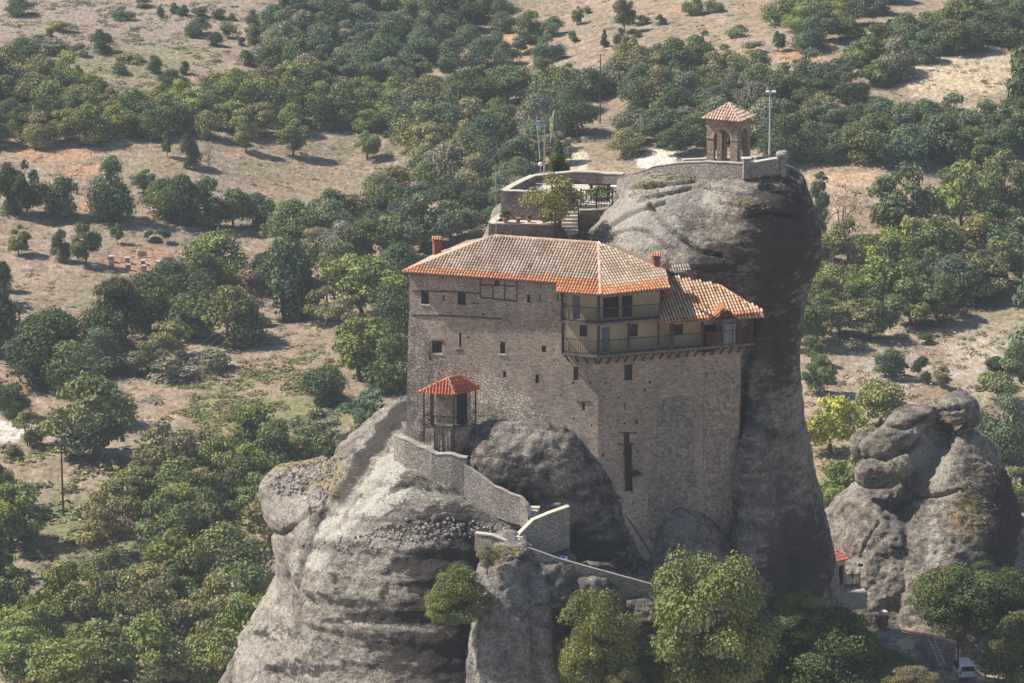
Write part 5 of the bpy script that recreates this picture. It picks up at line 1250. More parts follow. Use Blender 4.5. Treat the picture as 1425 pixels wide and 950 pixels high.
for _ in range(110):     # the woods go on beyond both sides of the view
    x = tr_.uniform(-190, -20) if tr_.random() < .5 else tr_.uniform(1445, 1620); y = tr_.choice([tr_.uniform(90, 210), tr_.uniform(380, 560), tr_.uniform(600, 900)])
    g = ground_pt(x, y); sx = tr_.uniform(.8, 1.4); rest.append(dict(g=g, s=(sx, sx, sx*1.5), rz=tr_.uniform(0, 6), me=tr_.choice(KINDS_['bush'])[0], c=HUE[tr_.choice(['mid', 'dark', 'bluish'])]))
if rest: merged('woodland', rest, 'smaller trees filling the woods between the larger trees', 'woodland')
# undergrowth and scrub nobody could count
def tuft(name, seed, n, sz, up):
    r = random.Random(seed); V = []; F = []; C = []
    for _ in range(n):
        a = r.uniform(0, 6.28); rr = math.sqrt(r.random()); p = Vector((math.cos(a)*rr, math.sin(a)*rr, (1-rr*rr)*r.random()*up)); nn = Vector((r.gauss(0, .6), r.gauss(0, .6), 1)).normalized()
        t1 = nn.cross(Vector((r.gauss(0, 1), r.gauss(0, 1), r.gauss(0, 1)))).normalized(); t2 = nn.cross(t1); i = len(V)
        V += [p-t1*sz, p-t2*sz*.6, p+t1*sz, p+t2*sz*.6]; F.append((i, i+1, i+2, i+3)); b = r.uniform(.7, 1.3); C.append((b, b, b))
    me_ = bpy.data.meshes.new(name); me_.from_pydata([tuple(v) for v in V], [], F); at = me_.color_attributes.new('col', 'FLOAT_COLOR', 'CORNER')
    arr = np.ones((len(F)*4, 4), dtype=np.float32); arr[:, :3] = np.repeat(np.array(C, dtype=np.float32), 4, axis=0); at.data.foreach_set('color', arr.ravel()); me_.update(); return me_
TF = [tuft('tuft', i, 16, .3, .6) for i in range(4)]
recs = []
def scat(n, box, hues, s0, s1, dens=None, dmin=372):
    for _ in range(n):
        x, y = tr_.uniform(box[0], box[2]), tr_.uniform(box[1], box[3])
        if dens is not None and noise.noise(Vector((x*.03, y*.06, dens))) < .0: continue
        g = ground_pt(x, y, dmin); c = HUE[tr_.choice(hues)]; k = tr_.uniform(.8, 1.2); s = tr_.uniform(s0, s1)
        recs.append(dict(g=g, s=(s, s, s*tr_.uniform(.5, 1)), rz=tr_.uniform(0, 6), me=tr_.choice(TF), c=tuple(v*k for v in c)))
HUE['straw'] = (.36, .29, .18); HUE['dun'] = (.22, .17, .13)
HUE['straw'] = (.36, .29, .18); HUE['dun'] = (.22, .17, .13)
scat(1900, (250, 500, 470, 620), ['fresh', 'olive', 'olive', 'mid', 'dun'], .25, .95, 1.0)
scat(1900, (0, 0, 420, 130), ['dun', 'olive', 'dun', 'grey'], .3, .9, 2.0); scat(1800, (0, 200, 560, 480), ['straw', 'dun', 'straw'], .25, .6, 3.0)
scat(900, (0, 620, 380, 950), ['olive', 'mid', 'dun', 'fresh'], .6, 1.8, 4.0); scat(1500, (560, 0, 1425, 200), ['dun', 'straw', 'olive'], .25, .8, 5.0)
scat(1000, (1120, 240, 1425, 780), ['straw', 'olive', 'dun', 'mid'], .4, 1.2, 6.0); scat(350, (180, 400, 450, 560), ['dun', 'olive', 'straw'], .3, .8, 7.0)
scat(420, (0, 0, 420, 130), ['olive', 'grey', 'dark', 'dun'], .4, 1.3, 12.0); scat(420, (190, 450, 460, 610), ['olive', 'fresh', 'grey', 'dun'], .4, 1.2, 14.0); scat(300, (0, 190, 560, 470), ['olive', 'grey', 'dun'], .3, 1.0, 15.0)
scat(350, (850, 0, 1425, 130), ['olive', 'grey', 'dun'], .4, 1.1, 16.0); scat(260, (1120, 440, 1425, 640), ['olive', 'grey', 'dun'], .4, 1.1, 17.0)
for _ in range(260):
    x, y = tr_.uniform(-2, 60), tr_.uniform(296, 352); g = Vector((x, y, gz(x, y))); c = HUE[tr_.choice(['olive', 'mid', 'dun', 'dark'])]; s = tr_.uniform(.4, 1.3)
    recs.append(dict(g=g, s=(s, s, s), rz=0, me=tr_.choice(TF), c=c))
merged('undergrowth', recs, 'scattered weeds, straw tufts and low scrub over the hillsides', 'undergrowth')
# plants on the rocks and terraces
def plant(name, kind, hue, P0, w_m, h_m, label, cat, seed=0, trunk=True):
    e = empty(name, P0, seed, label, cat); e.scale = (w_m/6.6, w_m/6.6, h_m/6.3); c = HUE[hue]+(1,)
    me_, tm_ = KINDS_[kind][seed % len(KINDS_[kind])]
    for nm_, m_ in (('crown', me_),)+((('trunk', tm_),) if trunk else ()):
        o = bpy.data.objects.new(nm_, m_); COL.objects.link(o); o.color = c; adopt(o, e)
    return e
plant('olive_tree', 'sparse', 'olive', P(772, 322, 312.6), 5.2, 5.2, 'airy olive-green tree standing by the terrace stairs', 'tree', 1)
plant('conifer', 'cone', 'mid', P(776, 246, 328.5), 2.3, 3.4, 'pointed dark conifer behind the white coped rear terrace wall', 'tree', 0)
plant('shrub', 'cone', 'mid', P(782, 336, 311.8), 1.2, 1.35, 'small bright green pointed shrub at the foot of the terrace tree', 'shrub', 1, False)
plant('shrub', 'bush', 'mid', P(812, 334, 311.6), 2.2, .6, 'flat green ground shrub between terrace stairs and rock', 'shrub', 1, False)
plant('climbing_vine', 'bush', 'fresh', P(832, 272, 319.5), 2.4, .9, 'fresh green vine on the trellis behind the brown railing', 'vine', 2, False)
plant('shrub', 'bigoak', 'mid', P(642, 866, 289.8), 4.7, 5.0, 'large bright green shrub in the cleft left of the pale rock rib', 'shrub', 0, False)
plant('shrub', 'bigoak', 'fresh', P(617, 866, 289.3), 2.9, 3.6, 'lower left green shrub hanging on the banded rock face', 'shrub', 1, False)
plant('shrub', 'sparse', 'olive', P(678, 796, 290.6), 2.0, 2.2, 'thin olive shrub just above the pale rock rib', 'shrub', 0)
plant('shrub', 'bush', 'dark', P(885, 664, 300.9), .9, .6, 'small dark bush rooted in the shaded monastery wall', 'shrub', 0, False)
plant('shrub', 'bush', 'olive', P(505, 692, 299.6), .6, .35, 'tiny olive cushion plant on the bright rock slope', 'shrub', 1, False)
plant('tree', 'sparse', 'dark', P(461, 652, 310.5), 1.3, 2.6, 'thin young tree on the rubble shelf of the left rock', 'tree', 1)
plant('shrub', 'bush', 'olive', P(474, 655, 310.0), 1.6, .7, 'low olive bush beside the young tree on the rubble shelf', 'shrub', 3, False)
# ------------------------------------------------------------------ haze (clear air thick enough to pale the far slopes)
hz = MB(); hz.box((0, 850, -20), 3080, 4820, CZ+330)
lo_z = min(v[2] for v in gv); hi_z = max(v[2] for v in gv)
hz = MB(); hz.box((0, (min(gys)+max(gys))/2, lo_z-1), 3010, max(gys)-min(gys)+10, max(hi_z, CZ)+3-lo_z+1)
ho = hz.build('haze', []); tag(ho, kind='stuff')
hm = bpy.data.materials.new('haze'); hm.use_nodes = True; n = hm.node_tree.nodes; n.clear(); out = n.new('ShaderNodeOutputMaterial'); pv = n.new('ShaderNodeVolumePrincipled')
pv.inputs['Color'].default_value = (.74, .86, 1, 1); pv.inputs['Density'].default_value = .00013; pv.inputs['Anisotropy'].default_value = .3; hm.node_tree.links.new(pv.outputs[0], out.inputs['Volume'])
ho.data.materials.append(hm)
from mathutils.bvhtree import BVHTree
BV = {}
def surf(name, px, py):
    """where the pixel's ray meets a rock"""
    if name not in BV:
        m_ = bpy.data.objects[name].data; BV[name] = BVHTree.FromPolygons([v.co.copy() for v in m_.vertices], [tuple(p.vertices) for p in m_.polygons])
    o = Vector((0, 0, CZ)); d = (P(px, py, 300)-o).normalized(); h = BV[name].ray_cast(o, d, 600)
    return h[0], h[1]
M['steel'] = plain('galvanised_steel', (.50, .52, .54), .5, .2, .08)
M['pole'] = plain('tarred_pole', (.085, .05, .045), .8)
M['greypole'] = plain('grey_pole', (.25, .25, .25), .8)
M['terra'] = plain('terracotta', (.45, .16, .09), .8)
M['hive'] = plain('hive_paint', (.55, .54, .50), .7, var=.2, sc=2)
M['hive_body'] = plain('hive_body', (.30, .27, .26), .8, var=.2, sc=2)
M['yellow'] = plain('yellow_cloth', (.55, .52, .24), .8)
M['flagblue'] = plain('blue_cloth', (.07, .16, .42), .8)
# lamp post on the summit
def lamp():
    b = P(1070.5, 224, 310.6); e = empty('lamp_post', b-Z*.8, label='tall white lamp post beside the bell pavilion', cat='lamp post')
    t = ZA(128, 310.6); s_ = MB(); s_.tube([b-Z*.8, Vector((b.x, b.y, (b.z+t)/2-.2)), Vector((b.x-.04, b.y, t))], [.09, .075, .05], 10); s_.build('pole', M['steel'], e)
    s_ = MB(); s_.bar(Vector((b.x-.35, b.y, t+.03)), Vector((b.x+.42, b.y, t+.03)), .07); s_.build('arm', M['steel'], e)
    for sx in (-.25, .3):
        s_ = MB(); s_.box((b.x+sx, b.y-.1, t-.02), .3, .42, .14, .2*sx); s_.build('lamp_head', M['white'], e)
lamp()
# flag mast
fm = empty('flag_mast', P(757.5, 240, 327.5), label='white mast with a yard and two limp flags behind the terrace', cat='flagpole')
def tb(name, a, b, r, mat, par, n=8): s_ = MB(); s_.tube([a, b], [r, r*.8], n); return s_.build(name, M[mat], par)
Df = 327.5
tb('mast', P(757.5, 240, Df), P(758, 174, Df), .07, 'cap', fm); tb('yard', P(750, 189.5, Df), P(766, 186, Df), .05, 'steel', fm)
st1 = tb('staff', P(751.5, 222, Df), P(746.5, 160, Df), .035, 'steel', fm); st2_ = tb('staff', P(765.5, 198, Df), P(770.5, 154, Df), .045, 'white', fm)
s_ = MB()
for k in range(9):
    a = P(770, 163+k*2.6, Df); w_ = .07+.09*math.sin(math.pi*(k+.5)/9); s_.box((a.x-.16, a.y+.05*math.sin(k), a.z-.18), w_*2, .12+.06*math.sin(k*2), .20, .3*math.sin(k*1.3))
s_.build('flag', M['yellow'], st2_)
for k in range(6):
    pass
s_ = MB(); s2 = MB()
for k in range(7):
    a = P(749.5, 168+k*1.8, Df); (s_ if k % 2 else s2).box((a.x, a.y, a.z-.1), .32+.1*math.sin(k*2.1), .1, .11, .4*math.sin(k))
s2.mesh(s_.v, s_.f, None, 1); s2.build('flag', [M['white'], M['flagblue']], st1)
s_ = MB(); p = P(752, 231, 327); 
s_.tube([p-Z*.8, p], [.03, .03], 6); lm = s_.build('globe_light', M['steel'], origin=p-Z*.8); tag(lm, 'small white globe light beside the flag mast', 'light')
s_ = MB(); s_.tube([p, p+Z*.1, p+Z*.28, p+Z*.36], [.08, .2, .2, .06], 10); s_.build('globe', M['white'], lm, True)
# terrace things
s_ = MB(); a = P(690.5, 322, 313.4); s_.tube([a, P(690, 240, 313.4)], [.03, .02], 6); tag(s_.build('lightning_rod', M['steel'], origin=a), 'thin lightning rod at the left corner of the lower terrace', 'rod')
for i, (px, r_, lab) in enumerate([(703, .26, 'terracotta pot with a dark bushy plant at the left end of the terrace coping'), (721, .22, 'empty terracotta pot on the terrace coping, left of the dry one'), (736, .22, 'terracotta pot with dry plant in the middle of the coping'), (759, .26, 'dark planter with greenery on the coping near the tree')]):
    b = P(px, 308.5, 313.75); e = empty('flower_pot', b, label=lab, cat='flower pot', group='flower pots on the lower terrace coping')
    s_ = MB(); s_.tube([b, b+Z*.3, b+Z*.36], [r_*.7, r_, r_*1.08], 12); s_.build('pot', M['terra'] if i < 3 else M['wood_red'], e)
    if i != 1:
        o = bpy.data.objects.new('plant', KINDS_['bush'][i % 4][0]); COL.objects.link(o); o.color = HUE['dark' if i == 0 else 'brown' if i == 2 else 'mid']+(1,); adopt(o, e); o.location = (0, 0, .3); k = (.16, 0, .08, .12)[i]; o.scale = (k, k, k*.8)
s_ = MB(); zz = zu
rl = empty('terrace_railing', P(830, 287, 316.6), label='rustic brown timber railing on the upper terrace above the grey wall', cat='railing')
RP = [(808.5, 264, 283), (830, 265, 286), (852, 267, 288), (866, 263, 282)]
R3 = [(P(x, t, 316.6 if x < 860 else 318), P(x, b, 316.6 if x < 860 else 318)) for x, t, b in RP]
for t, b in R3: s_ = MB(); s_.bar(b-Z*.3, t+Z*.12, .13); s_.build('post', M['wood'], rl)
for (t, b), (t2_, b2) in zip(R3, R3[1:]):
    s_ = MB(); s_.bar(t, t2_, .09); s_.bar(b+Z*.15, b2+Z*.15, .07); n = 6
    for k in range(n):
        if k: s_.bar(b.lerp(b2, k/n)+Z*.15, t.lerp(t2_, k/n), .05)
    s_.bar(b+Z*.15, t.lerp(t2_, .5), .04); s_.bar(b2+Z*.15, t.lerp(t2_, .5), .04); s_.build('rail_panel', M['wood_light'], rl)
pg = empty('pergola', P(834, 278, 320), label='low brown timber pergola carrying the vine behind the railing', cat='pergola')
for x, D_ in ((822, 319), (846, 319), (824, 321), (848, 321)): s_ = MB(); s_.bar(P(x, 282, D_)-Z*.3, P(x, 256, D_), .14); s_.build('post', M['wood_red'], pg)
for D_ in (319, 321): s_ = MB(); s_.bar(P(819, 257, D_), P(850, 257, D_), .12); s_.build('beam', M['wood_red'], pg)
for k in range(6): s_ = MB(); s_.bar(P(822+k*4.8, 256.5, 318.7)+Z*.1, P(822+k*4.8, 256.5, 321.3)+Z*.0, .07); s_.build('slat', M['wood_red'], pg)
s_ = MB(); p = P(857, 279, 322.5); s_.box((p.x, p.y, zu), 1.3, .5, .45); s_.box((p.x, p.y, zu+.45), 1.4, .6, .08); tag(s_.build('white_bench', M['white'], origin=(p.x, p.y, zu)), 'white stone bench glimpsed behind the terrace railing', 'bench')
# utility poles and wires
def upole(px, pyt, pyb, mat, label, arms, dmin=372, r0=.14):
    g = ground_pt(px, pyb, dmin); t = ZA(pyt, g.y); e = empty('utility_pole', g, label=label, cat='utility pole')
    s_ = MB(); s_.tube([g-Z*.5, Vector((g.x, g.y, t))], [r0, r0*.7], 8); s_.build('pole', M[mat], e); pts = []
    for dz, hw in arms:
        s_ = MB(); s_.bar(Vector((g.x-hw, g.y-.15, t-dz)), Vector((g.x+hw, g.y-.1, t-dz)), .12); s_.build('crossarm', M[mat if mat != 'greypole' else 'greypole'], e)
        for f in (-.92, .0, .92):
            q = Vector((g.x+hw*f, g.y-.13, t-dz+.07)); s_ = MB(); s_.tube([q, q+Z*.2], [.06, .05], 6); s_.build('insulator', M['cap'], e); pts.append(q+Z*.2)
    return pts
pA = upole(88, 617, 716, 'pole', 'tall dark utility pole with crossarms at the lower left', [(.15, 1.6), (1.1, 1.2)])
pB = upole(453, 321, 392, 'greypole', 'thin grey utility pole among the oaks left of the roof', [(.35, 1.4)], r0=.12)
pC = upole(835, 74, 172, 'pole', 'lone dark pole standing in the wood above the flag mast', [(.25, .7)], r0=.13)
def wire(a, b, sag, label, group):
    s_ = MB(); pts = [a.lerp(b, k/20)-Z*(sag*4*(k/20)*(1-k/20)) for k in range(21)]; s_.tube(pts, .022, 4, cap=False)
    tag(s_.build('power_cable', M['steel'], origin=a), label, 'cable', group)
for k in range(3): wire(pA[k], pB[k], 3.0, 'thin power cable strung from the lower left pole to the grey pole', 'power cables over the oak belt')
for k in range(3): wire(pB[k], pC[k], 5.0, 'thin power cable strung from the grey pole up to the lone dark pole', 'power cables over the central wood')
# beehives and their fence
HIV = [(154.7, 364, 'beehive at the top left of the fenced plot, above a second one'), (155.3, 374, 'taller beehive at the left side, below the top left one'), (177, 366, 'rear beehive of the second column from the left'), (178.5, 375.5, 'front beehive of the second column from the left'),
       (199, 367.5, 'rear pale flat hive in the middle of the plot'), (200.5, 377, 'front pale hive in the middle with an open lid'), (220, 371, 'rear reddish beehive of the right column'), (219.5, 382, 'tall purplish beehive nearest the oaks in the right column'), (234.7, 373, 'small lone beehive at the right fence'), (131.5, 376, 'grey hive box outside the fence at left')]
proto = None
for i, (x, y, lab) in enumerate(HIV):
    g = ground_pt(x, y)
    if proto is None:
        proto = empty('beehive', (0, 0, 0)); s_ = MB()
        for a in (-1, 1):
            for b in (-1, 1): s_.box((a*.22, b*.2, 0), .07, .07, .2)
        s_.build('stand', M['wood'], proto); s_ = MB(); s_.box((0, 0, .2), .56, .5, .42); s_.box((0, -.26, .24), .4, .06, .05); s_.build('hive_body', M['hive_body'], proto)
        s_ = MB(); s_.box((0, 0, .62), .64, .58, .10); s_.build('lid', M['hive'], proto); e = proto
    else: e = copy_tree(proto)
    e.location = g; e.rotation_euler.z = .1*((i*7) % 5-2); sc_ = 1.15 if i not in (1, 7) else 1.15; e.scale = (sc_, sc_, sc_*(1.35 if i in (1, 7) else .8 if i in (4, 8) else 1.1)); tag(e, lab, 'beehive', 'beehives in the fenced plot')
fe = empty('wire_fence', ground_pt(195, 386), label='low rusty wire fence around the beehive plot', cat='fence')
FC = [(151.6, 356), (196, 361), (241, 364), (236, 378), (218, 388), (194, 388), (163, 383), (140, 378), (151.6, 356)]
FG = [ground_pt(*c) for c in FC]
for g in FG[:-1]: s_ = MB(); s_.tube([g-Z*.2, g+Z*1.1], [.05, .04], 6); s_.build('post', M['pole'], fe)
for a, b in zip(FG, FG[1:]): 
    s_ = MB()
    for h_ in (.35, .7, 1.05): s_.tube([a+Z*h_, b+Z*h_], .016, 4, cap=False)
    s_.build('wire', M['pole'], fe)
for (x, y, lab) in ((198, 357, 'dark grey pallet leaning on the rear fence of the hive plot'), (233.5, 366, 'brown pallet stack beside the right fence of the hive plot')):
    g = ground_pt(x, y); s_ = MB()
    for k in range(5): s_.box((g.x, g.y, g.z+.1+k*.17), 1.35, .1, .1)
    for k in (-.6, 0, .6): s_.box((g.x+k, g.y+.09, g.z), .12, .08, .95)
    tag(s_.build('pallet', M['greypole'] if x < 200 else M['wood_light'], origin=g), lab, 'pallet')
g = ground_pt(254.5, 360); s_ = MB(); s_.tube([g-Vector((.45, 0, -.22)), g+Vector((.45, 0, .22))], [.28, .28], 12)
for k in (-.3, 0, .3): s_.tube([g+Vector((k-.05, 0, .22)), g+Vector((k+.05, 0, .22))], [.30, .30], 12)
tag(s_.build('barrel', M['white'], origin=g), 'white ribbed barrel lying right of the fenced hives', 'barrel')
# lower right corner: car, coped wall, ladder, gatehouse, sign
gc = ground_pt(1339, 938, 290); yaw = R(8)
car = empty('parked_car', gc, yaw, 'white hatchback parked at the right edge, seen from behind', 'car')
M['carpaint'] = plain('white_car_paint', (.78, .78, .78), .3, var=.02); M['tyre'] = plain('tyre_rubber', (.02, .02, .02), .9); M['red'] = plain('red_lens', (.45, .02, .02), .3)
ca, sa = math.cos(yaw), math.sin(yaw)
def cw(x, y, z): return Vector((gc.x+x*ca-y*sa, gc.y+x*sa+y*ca, gc.z+z))
secs = [(-2.0, .42, .72, .78, .80), (-1.98, .28, .92, .82, .80), (-1.75, .24, 1.38, .84, .62), (-1.2, .22, 1.50, .85, .60), (.2, .22, 1.50, .85, .60), (.95, .22, 1.0, .85, .78), (1.7, .24, .88, .82, .74), (2.0, .35, .62, .74, .66)]
s_ = MB(); vs = []; fs = []
for (y, zb, zt_, hw, tw) in secs:
    zm = min(.9, zt_-.05); vs += [cw(-hw, y, zb), cw(-hw, y, zm), cw(-tw, y, zt_), cw(tw, y, zt_), cw(hw, y, zm), cw(hw, y, zb)]
for i in range(len(secs)-1):
    for k in range(6): k2 = (k+1) % 6; fs.append((i*6+k, (i+1)*6+k, (i+1)*6+k2, i*6+k2))
fs += [tuple(range(6)), tuple(range((len(secs)-1)*6, len(secs)*6))[::-1]]
s_.mesh(vs, fs); s_.build('body', M['carpaint'], car)
s_ = MB(); s_.face([cw(-.66, -1.985, .95), cw(.66, -1.985, .95), cw(.56, -1.80, 1.34), cw(-.56, -1.80, 1.34)]); s_.build('rear_window', M['glass'], car)
for sx in (-1, 1):
    s_ = MB(); s_.face([cw(sx*.84, -1.6, .95), cw(sx*.84, .75, .95), cw(sx*.64, .15, 1.42), cw(sx*.64, -1.2, 1.42)]); s_.build('side_window', M['glass'], car)
    s_ = MB(); s_.box(cw(sx*.72, -2.0, .72), .16, .08, .24, yaw); s_.build('tail_light', M['red'], car)
    for y in (-1.25, 1.3):
        s_ = MB(); s_.tube([cw(sx*.66, y, .31), cw(sx*.87, y, .31)], [.31, .31], 16); w_ = s_.build('wheel', M['tyre'], car); s_ = MB(); s_.tube([cw(sx*.86, y, .31), cw(sx*.885, y, .31)], [.19, .19], 12); s_.build('rim', M['steel'], w_)
s_ = MB(); s_.box(cw(0, -2.02, .5), .5, .03, .12, yaw); s_.build('number_plate', M['white'], car); s_ = MB(); s_.box(cw(0, -1.99, .27), 1.6, .12, .16, yaw); s_.build('bumper', M['greypole'], car)
p = P(1333, 946, 325); s_ = MB(); s_.tube([p-Z*1.5, P(1333.5, 896, 325)], [.09, .08], 8); e = tag(s_.build('dark_post', M['pole'], origin=p-Z*1.5), 'dark post standing in front of the white car', 'post')
wl = parapet('coped_wall', 'wall topped with orange tiles running down towards the white car', [(1232, 872, 328.4, 3.2), (1262, 879, 327.6, 3.2), (1300, 888, 326.8, 3.2), (1330, 897, 326.2, 3.2)], .4, .07, .06, capmat='cap_dim')
s_ = MB(); a0 = [P(1250, 875, 327.9), P(1275, 881.5, 327.3), P(1300, 887, 326.8), P(1330, 896, 326.2)]
for a, b in zip(a0, a0[1:]): ridge(s_, a+Z*.1, b+Z*.1, .22)
s_.build('coping_tiles', M['tile'], wl)
la, lb_ = P(1296, 889, 326.2), P(1313, 928, 324.2); s_ = MB(); sv = Vector((.26, .08, 0)); M['alu'] = plain('aluminium', (.45, .45, .44), .5)
ld_ = empty('ladder', lb_, label='grey ladder leaning on the tile-topped wall', cat='ladder')
for k in (-1, 1): s_ = MB(); s_.bar(la+sv*k, lb_+sv*k, .07); s_.build('rail', M['alu'], ld_)
for k in range(1, 10): s_ = MB(); q = la.lerp(lb_, k/10); s_.bar(q-sv, q+sv, .05); s_.build('rung', M['alu'], ld_)
s_ = MB(); p = P(1228.5, 872, 328.5); s_.box((p.x, p.y, p.z-1), .55, .5, 2.2, .2); e = tag(s_.build('gate_post', M['brick'], origin=p-Z), 'short brick gate post with grey cap at the top of the coped wall', 'post'); s_ = MB(); s_.box((p.x, p.y, p.z+1.2), .7, .65, .3, .2); s_.build('post_cap', M['cap'], e)
gh = empty('gatehouse', P(1160, 818, 330), label='small ochre gatehouse peeping out between tower rock and small rock', cat='house')
M['ochre'] = plain('ochre_plaster', (.62, .50, .30), .9)
a, b = P(1140, 816, 328.5), P(1176, 816, 330.5); A_2, B_2 = Vector((a.x, a.y, 0)), Vector((b.x, b.y, 0)); zg = P(1170, 818, 330).z; H_ = 2.75
s_ = MB(); dop = pxop(A_2, B_2, 1167, 787, 1174, 812, False); dop = (dop[0], dop[1], zg+.05, zg+2.1, False)
wop = pxop(A_2, B_2, 1158, 779, 1163, 788, False)
facade(s_, A_2, B_2, zg-.5, zg+H_, [dop, wop], depth=.2); dv = (B_2-A_2).normalized(); bk_ = Vector((-dv.y, dv.x, 0))*2.6
facade(s_, B_2, B_2+bk_, zg-.5, zg+H_, []); facade(s_, A_2+bk_, A_2, zg-.5, zg+H_, []); facade(s_, B_2+bk_, A_2+bk_, zg-.5, zg+H_, []); s_.build('wall', M['ochre'], gh)
s_ = MB(); W = lambda u, z, d: A_2+dv*u+Vector((-dv.y, dv.x, 0))*d+Z*z
s_.face([W(dop[0], dop[2], .15), W(dop[1], dop[2], .15), W(dop[1], dop[3], .15), W(dop[0], dop[3], .15)]); s_.build('door', M['dark_void'], gh)
s_ = MB(); s_.face([W(wop[0], wop[2], .15), W(wop[1], wop[2], .15), W(wop[1], wop[3], .15), W(wop[0], wop[3], .15)]); s_.build('window', M['glass'], gh)
s_ = MB(); o_ = .35; L_2 = (B_2-A_2).length; q = [W(-o_, zg+H_, -o_), W(L_2+o_, zg+H_, -o_), W(L_2+o_, zg+H_, 2.6+o_), W(-o_, zg+H_, 2.6+o_)]; r1_, r2_ = W(1.2, zg+H_+.9, 1.3), W(L_2-1.0, zg+H_+.9, 1.3)
DR = [(.40, .13, .09), (.44, .16, .11)]
tiles(s_, [q[0], q[1], r2_, r1_], 9, new=DR); tiles(s_, [q[1], q[2], r2_], 9, new=DR); tiles(s_, [q[2], q[3], r1_, r2_], 9, new=DR); tiles(s_, [q[3], q[0], r1_], 9, new=DR); s_.build('roof', M['tile'], gh)
s_ = MB(); p = P(1182, 819, 329); s_.box((p.x, p.y, p.z-1.6), 2.6, 2.6, 1.6, .2); tag(s_.build('landing', M['cap_dim'], origin=p-Z*1.6), 'grey concrete landing in front of the gatehouse', 'landing')
s_ = MB(); p = P(1197, 820, 328.4); s_.tube([p, P(1197.5, 784, 328.4)], .035, 6); e = tag(s_.build('blue_sign', M['greypole'], origin=p), 'small blue sign on a thin post beside the gatehouse', 'sign'); s_ = MB(); q = P(1197.5, 788, 328.3); s_.box((q.x, q.y-.04, q.z), .46, .03, .27); M['signblue'] = plain('sign_blue', (.03, .08, .30), .5); s_.build('sign_plate', M['signblue'], e)
gr_e = empty('fence', P(1186, 818, 328.2), label='dark panel fence between gatehouse and blue sign post', cat='fence')
for x in (1176, 1186, 1196): s_ = MB(); s_.bar(P(x, 820, 328.2), P(x, 796, 328.2), .08); s_.build('post', M['wood'], gr_e)
s_ = MB()
for k in range(16): x = 1176.5+k*1.25; s_.bar(P(x, 817, 328.2), P(x, 799, 328.2), .05)
s_.bar(P(1176, 799, 328.2), P(1196, 799, 328.2), .06); s_.bar(P(1176, 814, 328.2), P(1196, 814, 328.2), .06); s_.build('rail_panel', M['wood'], gr_e)
s_ = MB(); p = P(1337, 880, 322); 
for k in range(3): q = ground_pt(1364+k*9, 893+k*2, 300); s_ = MB(); s_.box((q.x, q.y, q.z), .55, .5, .62, .3*k, taper=.9); tag(s_.build('stone_block', M['parapet'], origin=q), f"{['left', 'middle', 'right'][k]} grey stone block at the back of the parking area", 'block', 'stone blocks behind the car')
# bank of rock and rubble under the coped wall
mb = MB(); loft(mb, [(886, 1225, 1250, 325.0, 328), (896, 1215, 1264, 324, 328), (910, 1205, 1276, 323, 328), (930, 1195, 1290, 322, 328), (955, 1180, 1302, 320.5, 328), (1000, 1150, 1315, 318, 328)], 2.3)
make_rock('rock_bank', mb, M['rock_pale'], .22, 'broken pale rock bank below the tile-topped wall', (.5, .35, .14), paint=[(1262, 893, 14, 9, (.60, .53, .38), 1.2), (1290, 920, 30, 16, (.2, .17, .14), .7)])
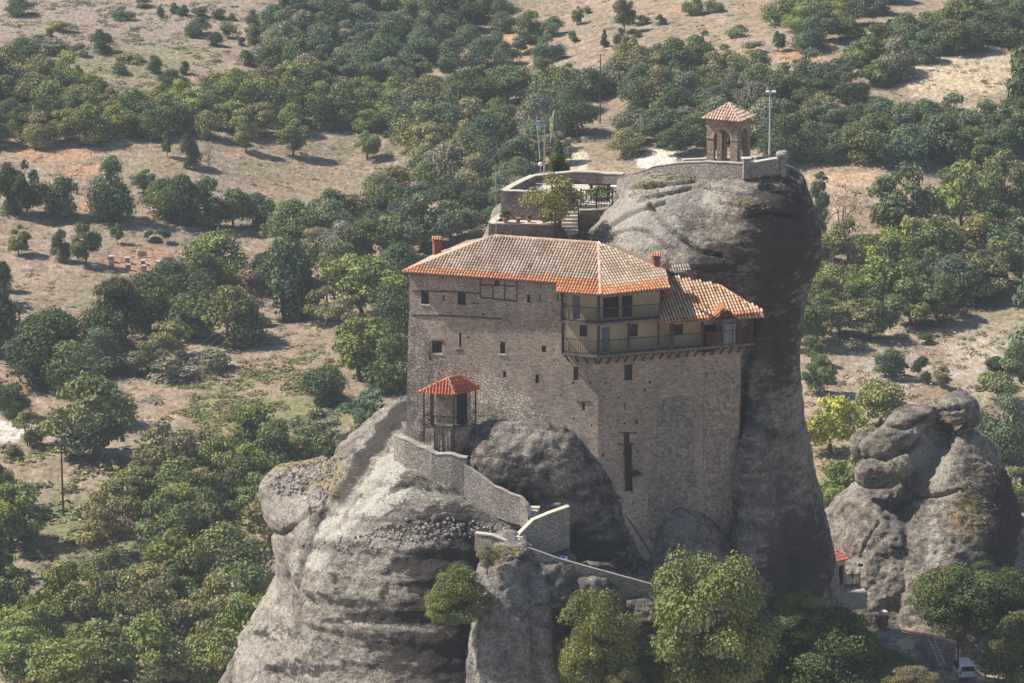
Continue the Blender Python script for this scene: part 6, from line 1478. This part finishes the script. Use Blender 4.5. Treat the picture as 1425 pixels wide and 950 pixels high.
# blocks fallen on the shelf, grass on ledges
def stone_mesh(seed):
    r = random.Random(seed); n = 8; vs = []; fs = []
    for i in range(6):
        th = math.pi*i/5
        for k in range(n):
            a = 2*math.pi*k/n; q = Vector((math.sin(th)*math.cos(a), math.sin(th)*math.sin(a), math.cos(th)*.75)); vs.append(q*(1+.5*noise.noise(q*1.5+Vector((seed*3, 0, 0)))))
    for i in range(5):
        for k in range(n): k2 = (k+1) % n; fs.append((i*n+k, (i+1)*n+k, (i+1)*n+k2, i*n+k2))
    return vs, fs
M['rubble_stone'] = plain('rubble_stone', (.30, .26, .23), .95, var=.4, sc=2.5)
SM = [stone_mesh(i) for i in range(5)]; s_ = MB()
for (cx, cy, rx, ry, n, o_) in ((430, 660, 34, 14, 130, 'rock_face'), (400, 678, 22, 10, 70, 'rock_face'), (440, 690, 16, 12, 50, 'rock_face'), (455, 640, 18, 10, 40, 'rock_face'), (440, 702, 12, 10, 40, 'rock_face'), (690, 775, 26, 8, 40, 'rock_knuckle'), (470, 758, 60, 10, 50, 'rock_face'), (560, 742, 80, 9, 90, 'rock_face'), (640, 733, 80, 9, 90, 'rock_face'), (600, 745, 120, 16, 60, 'rock_face')):
    for _ in range(n):
        h, no_ = surf(o_, cx+tr_.gauss(0, rx*.5), cy+tr_.gauss(0, ry*.5))
        if h is None: continue
        vs, fs = tr_.choice(SM); k = tr_.uniform(.08, .34)*(.55 if cy > 730 else 1); Mx = Matrix.Rotation(tr_.uniform(0, 6), 3, 'Z') @ Matrix.Rotation(tr_.uniform(0, 3), 3, 'X')
        s_.mesh([h+Mx @ (v*k) for v in vs], fs, None)
tag(s_.build('rubble', M['rubble_stone'], None), 'loose rubble scattered over the shelf of the left rock', 'rubble', kind='stuff')
recs = []
for (cx, cy, rx, ry, n, o_, hs) in ((430, 655, 55, 26, 420, 'rock_face', ['straw', 'straw', 'dun', 'olive']), (975, 243, 65, 7, 260, 'rock_tower', ['straw', 'dun', 'olive']), (1065, 248, 28, 6, 120, 'rock_tower', ['straw', 'dun']), (1040, 283, 26, 5, 90, 'rock_tower', ['straw', 'dun']), (900, 255, 22, 4, 60, 'rock_tower', ['olive', 'fresh', 'straw']), (698, 766, 30, 8, 140, 'rock_knuckle', ['straw', 'dun', 'olive']),
                                  (1352, 700, 36, 45, 220, 'rock_boulder', ['dun', 'olive', 'straw', 'dark']), (600, 665, 60, 12, 70, 'rock_face', ['dun', 'olive']), (1310, 590, 14, 10, 60, 'rock_boulder', ['straw', 'dun']), (1250, 650, 30, 10, 40, 'rock_boulder', ['olive', 'straw'])):
    for _ in range(n):
        h, no_ = surf(o_, cx+tr_.gauss(0, rx*.5), cy+tr_.gauss(0, ry*.5))
        if h is None: continue
        k = tr_.uniform(.10, .34); recs.append(dict(g=h-Z*.03, s=(k, k, k*tr_.uniform(.6, 1.3)), rz=tr_.uniform(0, 6), me=tr_.choice(TF), c=tuple(v*tr_.uniform(.8, 1.2) for v in HUE[tr_.choice(hs)])))
merged('ledge_grass', recs, 'dry grass and cushion plants clinging to the rock ledges', 'grass')
